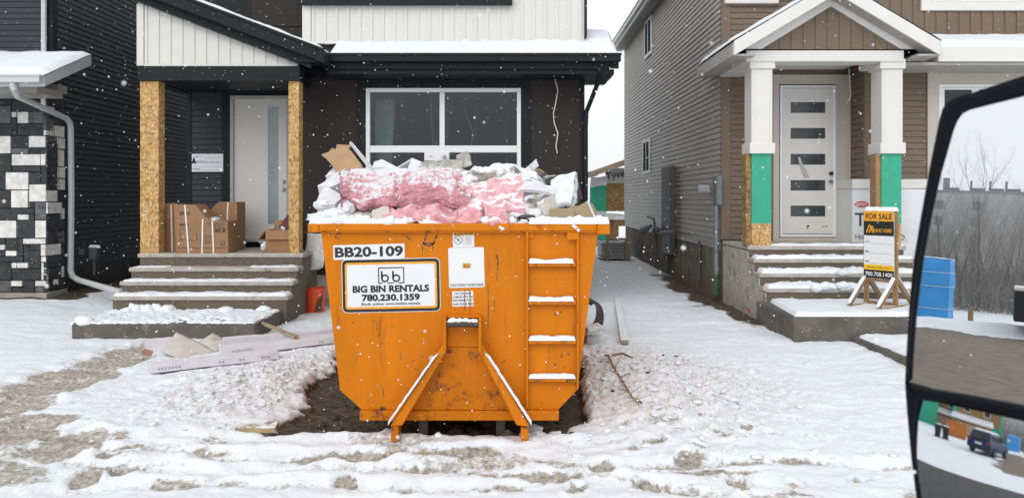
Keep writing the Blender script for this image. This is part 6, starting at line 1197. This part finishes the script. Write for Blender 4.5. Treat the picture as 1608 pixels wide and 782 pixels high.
# tarp-wrapped toilet hut
c = refl(1453, 500, 31); c.z = ground_z(c.x, c.y) - .05; ang = math.atan2(c.y, c.x) + math.pi
tz = Matrix.Rotation(ang + .15, 4, 'Z')
ts = thing('tarp_hut', c, 'square hut wrapped in blue tarp, seen in the flat mirror', 'tarp hut')
wv, hv = 1.6, 2.35; q = MB(); bm = bmesh.new(); bmesh.ops.create_cube(bm, size=1); bmesh.ops.subdivide_edges(bm, edges=bm.edges[:], cuts=11, use_grid_fill=True); vs = []
for v in bm.verts:
    p_ = Vector((v.co.x*wv, v.co.y*wv, (v.co.z + .5)*hv)); n_ = mnoise.noise(p_*1.7)*.05 + mnoise.noise(p_*4)*.03; p_ += Vector((v.co.x*2*n_, v.co.y*2*n_, n_)); vs.append(c + tz @ p_)
q.add(vs, [tuple(v.index for v in f.verts) for f in bm.faces]); bm.free(); q.build('tarp', M('blue_tarp', (.05, .33, .72), .4, .12, 1.2, .4, 4), ts, smooth=True)
q = MB()
for z in (.55, 1.35, 1.85):
    pts = [c + tz @ Vector((a*wv*.52, b*wv*.52, z)) for a, b in ((1, -1), (1, 1), (-1, 1), (-1, -1), (1, -1))]
    for i in range(4): q.beam(pts[i], pts[i+1], .02, .03)
q.build('strap', M('pale_strap', (.45, .6, .7), .6), ts)
q = MB(); q.obox(c + tz @ Vector((wv*.54, .5, 1.55)), (.03, .42, .24), tz); q.build('notice', sign_white, ts)
q = MB(); lump(q, c + Vector((0, 0, hv)), (.8, .8, .06), .2, 3, 3); q.build('snow_layer', snow_m, ts, smooth=True)
c = refl(1524, 500, 32); q = MB(); q.beam((c.x, c.y, -.1), (c.x, c.y, .62), .14, .14); o = q.build('stake', post_wood); tag(o, 'short wooden stake in the snow beside the blue tarp hut in the mirror', 'stake')
# parked trailer edge at the right of the flat mirror
c = refl(1622, 500, 27); c.z = .0; tz = Matrix.Rotation(math.atan2(c.y, c.x), 4, 'Z')
tr_ = thing('trailer', c, 'dark snow topped trailer corner at the right edge of the flat mirror', 'trailer')
q = MB(); q.obox(c + Vector((0, 0, 1.0)), (2.6, 1.0, .9), tz); q.build('body', black_pl, tr_, bevel=.03); q = MB(); q.obox(c + Vector((0, 0, 1.52)), (2.6, 1.0, .14), tz); q.build('snow_layer', snow_m, tr_, bevel=.04)
for s in (-.7, .7):
    w_ = c + tz @ Vector((s, .3, .34)); q = MB(); q.tube([w_ - tz @ Vector((0, .1, 0)), w_ + tz @ Vector((0, .1, 0))], .34, 16); q.build('wheel', black_pl, tr_)
# apartment block
D = 165.0; cA = refl(1530, 420, D); cA.z = 0; az0 = math.atan2(cA.y, cA.x); tz = Matrix.Rotation(az0 + math.pi/2, 4, 'Z')       # local x along the face, local -y towards the viewer
ab = thing('apartment_building', cA, 'long pale apartment block above the bare trees in the flat mirror', 'apartment building')
def al(x, y, z): return cA + tz @ Vector((x, y, z))
q = MB(); q.obox(al(0, 0, 8.3), (110, 14, 16.6), tz); q.build('wall', M('pale_stucco', (.46, .45, .43), .8, .05, .3), ab)
q = MB(); q.obox(al(0, 0, 16.75), (110.6, 14.6, .3), tz); q.build('parapet', M('parapet_grey', (.30, .30, .30), .7), ab)
wm = M('far_window', (.20, .205, .21), .2, .3)
for f in range(1, 5):
    for k in range(-6, 7):
        q = MB(); xx = k*7.2 + (1.2 if k % 2 else 0); q.obox(al(xx, 7.02, 2.2 + f*3.0), (1.5, .08, 1.6), tz); q.obox(al(xx, 7.06, 2.2 + f*3.0), (.14, .06, 1.6), tz); q.build('window', wm, ab)
for x in (-9.0, -4.5, -2.0, 1.0, 5.0):
    q = MB(); w_ = 1.1 if x in (-9.0, 5.0) else .35; q.obox(al(-x, 3, 17.9), (w_, .8, 3.4 if w_ > .5 else 2.4), tz); q.obox(al(-x + 1.2, 3, 17.3), (2.0, 1, .9), tz); q.each('roof_vent', M('vent_grey', (.30, .30, .30), .6), ab)
# bare trees
def bare_tree(seed, hgt_, spread):
    rnd = random.Random(seed); trunk = MB(); tw = MB()
    def grow(p, d, l, r, lev):
        n = 3; pts = [p]; q0 = Vector(p); dd = Vector(d)
        for i in range(n):
            dd = (dd + Vector((rnd.uniform(-.16, .16), rnd.uniform(-.16, .16), rnd.uniform(-.02, .14)))).normalized(); q0 = q0 + dd*(l/n); pts.append(q0.copy())
        (trunk if lev == 0 else tw).tube(pts, [r*(1 - .55*i/n) for i in range(n+1)], 6 if lev == 0 else 3, cap=False)
        if lev >= 4: return
        for k in range((9, 5, 4, 4)[lev]):
            u = rnd.uniform(.22 if lev else .28, 1); i = min(int(u*n), n-1); b = pts[i].lerp(pts[i+1], u*n - i); a = rnd.uniform(0, 6.28); t = rnd.uniform(.45, .95)*spread
            nd = (dd*(1 - .3*t) + Vector((math.cos(a), math.sin(a), rnd.uniform(.1, .6)))*t).normalized(); grow(b, nd, l*rnd.uniform(.38, .62), r*.42*(1.1 - .4*u), lev + 1)
    grow(Vector((0, 0, -.1)), Vector((rnd.uniform(-.05, .05), rnd.uniform(-.05, .05), 1)), hgt_, hgt_*.010, 0)
    return trunk, tw
bark = M('grey_bark', (.22, .20, .185), .9, .3, 4, snow=-.15); twig = M('grey_twigs', (.33, .305, .29), .9, .3, 3, snow=-.1)
protos = []
for sd_, hh, spd in ((3, 7.2, .9), (8, 6.2, 1.0), (14, 8.0, .8)):
    t_, w_ = bare_tree(sd_, hh, spd); r_ = thing('bare_tree', (0, 0, 0), None, None); a_ = t_.build('trunk', bark, r_); b2 = w_.build('crown', twig, r_); protos.append((r_, a_, b2))
def plant(k, loc, sc, lab, grp):
    r_, a_, b2 = protos[k % 3]
    if not r_.get('label'): o, pa, pb = r_, a_, b2
    else:
        o = r_.copy(); COL.objects.link(o)
        for ch in (a_, b2): c_ = ch.copy(); COL.objects.link(c_); c_.parent = o
    o.location = loc; o.scale = (sc,)*3; o.rotation_euler = (0, 0, k*2.4); tag(o, lab, 'bare tree', grp); return o
random.seed(31)
c = refl(1532, 480, 44); plant(2, (c.x, c.y, 0), .72, 'tallest bare tree rising above the apartment roof in the flat mirror', 'bare trees in the mirror')
kx = 0
for d0, a0, a1, n_ in ((45, 172, 212, 40), (50, 190, 204, 26), (56, 190, 204, 26), (63, 191, 203, 22)):
    for i in range(n_):
        a = R(a0 + (a1 - a0)*(i + random.uniform(.1, .9))/n_); dd = d0 + random.uniform(-2.5, 2.5); plant(kx, (dd*math.cos(a) + .5, dd*math.sin(a) + .9, 0), random.uniform(.45, .66), 'grey bare tree of the thicket seen in the truck mirror', 'bare trees in the mirror'); kx += 1
# the trees across the street that the big window faces
for i in range(16):
    plant(kx, (-30 + i*3.9 + random.uniform(-1, 1), -38 + random.uniform(-2, 2), 0), random.uniform(.4, .6), 'bare tree across the street facing the black house window', 'bare trees reflected in the window'); kx += 1
# undergrowth
q = MB(); rnd = random.Random(9)
for k in range(15000):
    a = R(rnd.uniform(168, 214)); d0 = rnd.uniform(41, 64); b = Vector((d0*math.cos(a), d0*math.sin(a), 0)); h_ = rnd.uniform(.7, 2.2) + max(0, d0 - 44)*.10*rnd.random(); q.tube([b, b + Vector((rnd.uniform(-.3, .3), rnd.uniform(-.3, .3), h_*.6)), b + Vector((rnd.uniform(-.7, .7), rnd.uniform(-.7, .7), h_))], [.016, .011, .005], 3, cap=False)
o = q.build('undergrowth', M('grey_brush', (.30, .275, .26), .9, .35, 3, snow=-.05), loc=(0, 0, 0)); tag(o, 'grey snow dusted brush at the foot of the thicket in the mirror', 'brush', kind='stuff')
# two houses with garages
def garage_house(lab, az, d, w, body, gab):
    c = Vector((.55 + d*math.cos(R(az)), .9 + d*math.sin(R(az)), 0)); tz = Matrix.Rotation(R(az) - math.pi/2, 4, 'Z')
    h = thing('house', c, lab, 'house', None)
    def l(x, y, z): return c + tz @ Vector((x, y, z))
    q = MB(); q.obox(l(0, 4, 2.9), (w, 8, 5.8), tz); q.build('wall', body, h)
    q = MB(); q.obox(l(w*.08, -1.2, 1.35), (w*.72, 2.6, 2.7), tz); q.build('garage', gab, h)
    q = MB(); q.obox(l(w*.08, -2.53, 1.1), (w*.55, .05, 2.1), tz); q.build('garage_door', M('garage_door_tan', (.40, .31, .22), .6, .05), h)
    q = MB()
    for (a, b) in (((-w*.32, -2.9, 2.5), (w*.48, -2.9, 2.5)),):
        q.add([l(-w*.32, -2.9, 2.62), l(w*.48, -2.9, 2.62), l(w*.48, .1, 3.5), l(-w*.32, .1, 3.5), l(-w*.32, -2.9, 2.95), l(w*.48, -2.9, 2.95), l(w*.48, .1, 3.8), l(-w*.32, .1, 3.8)], [(0,3,2,1),(4,5,6,7),(0,1,5,4),(1,2,6,5),(2,3,7,6),(3,0,4,7)])
    q.build('garage_roof', snow_m, h)
    q = MB(); gp_ = [(-w*.46, 2.9), (w*.40, 2.9), (w*.40, 5.85), (w*.5, 5.85), (0, 8.2), (-w*.5, 5.85), (-w*.46, 5.85)]; n = len(gp_); q.add([l(x, y, z) for y in (-.05, .2) for x, z in gp_], [tuple(range(n)), tuple(range(2*n-1, n-1, -1))] + [(i, i+n, (i+1) % n + n, (i+1) % n) for i in range(n)]); q.build('gable', gab, h)
    q = MB()
    for s in (-1, 1): q.add([l(s*(w*.5+.4), -.5, 5.5), l(0, -.5, 8.25), l(0, 8.2, 8.25), l(s*(w*.5+.4), 8.2, 5.5), l(s*(w*.5+.4), -.5, 5.75), l(0, -.5, 8.5), l(0, 8.2, 8.5), l(s*(w*.5+.4), 8.2, 5.75)], [(0,1,2,3),(7,6,5,4),(0,4,5,1),(1,5,6,2),(2,6,7,3),(3,7,4,0)])
    q.build('roof', snow_m, h)
    for x in (-w*.2, w*.2):
        q = MB(); q.obox(l(x, -.1, 4.9), (1.2, .1, 1.3), tz); ww = q.build('window', vinyl, h); q = MB(); q.obox(l(x, -.16, 4.9), (1.0, .04, 1.1), tz); q.build('pane', dark_glass, ww)
    return h
garage_house('green house with snowy garage roof behind the blue car in the wide angle mirror', 184.6, 38, 9.0, green, osb_dull)
garage_house('tan snowy roofed house behind the rust orange skip in the wide angle mirror', 175.0, 42, 8, M('tan_body', (.30, .24, .17), .7, .1), osb_dull)
for k, az in enumerate((169.8, 166)):
    c = Vector((40*math.cos(R(az)), 40*math.sin(R(az)), 0)); th = thing('house', c, ('narrow green house frame second from the left in the wide angle mirror', 'narrow green house frame leftmost in the wide angle mirror')[k], 'house')
    tz = Matrix.Rotation(R(az) - math.pi/2, 4, 'Z'); q = MB(); q.obox(c + Vector((0, 0, 3.4)), (3.2, 5, 6.8), tz); q.build('wall', green, th); q = MB(); q.obox(c + Vector((0, 0, 6.95)), (3.6, 5.4, .3), tz); q.build('roof', snow_m, th)
    q = MB(); q.obox(c + tz @ Vector((.3, -2.53, 4.6)), (1.1, .06, 1.2), tz); q.build('window', dark_glass, th)
# orange hoarding, wheelie bins
c = Vector((.55 + 27*math.cos(R(179.5)), .9 + 27*math.sin(R(179.5)), 0)); tz = Matrix.Rotation(R(179.5) - math.pi/2, 4, 'Z')
q = MB(); q.obox(c + Vector((0, 0, .95)), (2.6, 1.4, 1.7), tz); q.obox(c + Vector((0, 0, 1.83)), (2.7, 1.5, .08), tz); o = q.build('skip_bin', M('rust_orange', (.50, .16, .03), .6, .1), bevel=.02); tag(o, 'rust orange skip bin in front of the tan house in the wide angle mirror', 'skip bin')
for k, az in enumerate((174.3, 176.6)):
    c = Vector((.55 + 19*math.cos(R(az)), .9 + 19*math.sin(R(az)), .03)); wb_ = thing('wheelie_bin', c, ('black wheelie bin left of the other one in the wide angle mirror', 'black wheelie bin nearer the rust orange skip in the wide angle mirror')[k], 'wheelie bin', 'black wheelie bins')
    q = MB(); q.add([c + Vector((a*w_, b*w_, z)) for z, w_ in ((.08, .24), (1.0, .32)) for a, b in ((-1, -1), (1, -1), (1, 1), (-1, 1))], [(0,3,2,1),(4,5,6,7),(0,1,5,4),(1,2,6,5),(2,3,7,6),(3,0,4,7)]); q.build('body', black_pl, wb_, bevel=.02)
    q = MB(); q.obox(c + Vector((0, 0, 1.05)), (.70, .72, .08)); q.build('lid', black_pl, wb_, bevel=.02); q = MB(); lump(q, c + Vector((0, 0, 1.1)), (.34, .34, .09), .2, k, 2); q.build('snow_layer', snow_m, wb_, smooth=True)
    q = MB(); q.tube([c + Vector((.2, -.3, .09)), c + Vector((.2, .3, .09))], .09, 10); q.build('wheel', black_pl, wb_)
# blue car
def car(c, az, lab):
    h = thing('parked_car', c, lab, 'car'); tz = Matrix.Rotation(az, 4, 'Z')          # local +x is the rear, seen from the mirror
    def l(x, y, z): return Vector(c) + tz @ Vector((x, y, z))
    paint = M('dark_blue_car_paint', (.012, .035, .11), .25, .1)
    prof = [(-2.2, .35), (2.2, .35), (2.28, .6), (2.22, 1.0), (2.15, 1.05), (-1.0, 1.08), (-2.1, .92), (-2.3, .6)]; roofp = [(-1.0, 1.08), (2.12, 1.05), (1.85, 1.62), (1.6, 1.72), (-.2, 1.72)]
    q = MB(); hw = .92
    for pr_, w0 in ((prof, .92), (roofp, .78)): n = len(pr_); q.add([l(x, s*w0*(1 if pr_ is prof else (.92 if z > 1.5 else 1.1)), z) for s in (-1, 1) for x, z in pr_], [tuple(range(n)), tuple(range(2*n-1, n-1, -1))] + [(i, i+n, (i+1) % n + n, (i+1) % n) for i in range(n)])
    q.build('body', paint, h, bevel=.03)
    q = MB(); q.add([l(2.14, -.68, 1.12), l(2.14, .68, 1.12), l(1.9, .6, 1.58), l(1.9, -.6, 1.58), l(2.10, -.68, 1.12), l(2.10, .68, 1.12), l(1.86, .6, 1.58), l(1.86, -.6, 1.58)], [(0,1,2,3),(7,6,5,4),(0,4,5,1),(1,5,6,2),(2,6,7,3),(3,7,4,0)]); q.build('rear_window', dark_glass, h)
    for s in (-1, 1):
        q = MB(); q.obox(l(.5, s*.83, 1.36), (2.1, .03, .42), tz); q.build('side_window', dark_glass, h)
        q = MB(); q.obox(l(2.25, s*.75, .95), (.06, .24, .26), tz); q.build('tail_lamp', M('tail_lamp_red', (.25, .02, .02), .3), h, bevel=.01)
        for x in (-1.4, 1.35):
            q = MB(); q.tube([l(x, s*.98, .34), l(x, s*.74, .34)], .34, 18); wh = q.build('wheel', black_pl, h); q = MB(); q.tube([l(x, s*.99, .34), l(x, s*.96, .34)], .2, 14); q.build('rim', galv, wh)
    q = MB(); q.obox(l(2.29, 0, .8), (.03, .52, .13), tz); q.build('licence_plate', sign_white, h); q = MB(); q.obox(l(2.28, 0, .48), (.1, 1.7, .2), tz); q.build('bumper', black_pl, h, bevel=.02)
    q = MB(); snow_on(q, l(-.2, -.7, 1.725), l(1.7, -.7, 1.725), l(1.7, .7, 1.725), l(-.2, .7, 1.725), .12, 14, 10, 4); snow_on(q, l(-2.1, -.8, .95), l(-1.1, -.8, 1.09), l(-1.1, .8, 1.09), l(-2.1, .8, .95), .08, 10, 10, 5); q.build('snow_layer', snow_m, h, smooth=True)
car((.55 + 17.5*math.cos(R(188.6)), .9 + 17.5*math.sin(R(188.6)), .02), R(188.3) + math.pi + .35, 'dark blue car with snow on its roof, rear toward the wide angle mirror')

# ================================================================== FALLING SNOW
rnd = random.Random(4); q = MB()
oct_v = [(1,0,0),(-1,0,0),(0,1,0),(0,-1,0),(0,0,1),(0,0,-1)]; oct_f = [(0,2,4),(2,1,4),(1,3,4),(3,0,4),(2,0,5),(1,2,5),(3,1,5),(0,3,5)]
for k in range(8000):
    D = 1.2 + 12.3*rnd.random()**.62; x = rnd.uniform(-.95, .95)*D*.76; z = H + rnd.uniform(-.44, .30)*D
    if z < .15: continue
    s = rnd.choice((.0014, .0017, .0021, .0025, .0030, .0040)) * (1 if D > 3 else .62); q.add([(x + a*s, D + b*s, z + c_*s*rnd.uniform(.8, 1.5)) for a, b, c_ in oct_v], oct_f)
for k in range(190):
    D = rnd.uniform(.6, 2.6); s = rnd.uniform(.001, .0024); x = rnd.uniform(-.7, .55)*D; z = H + rnd.uniform(-.4, .27)*D; q.add([(x + a*s, D + b*s, z + c_*s) for a, b, c_ in oct_v], oct_f)
o = q.build('falling_snow', M('snowflake', (.88, .9, .92), .6, .01), loc=(0, 0, 0)); tag(o, 'snowflakes falling through the air in front of the houses', 'snowfall', kind='stuff')
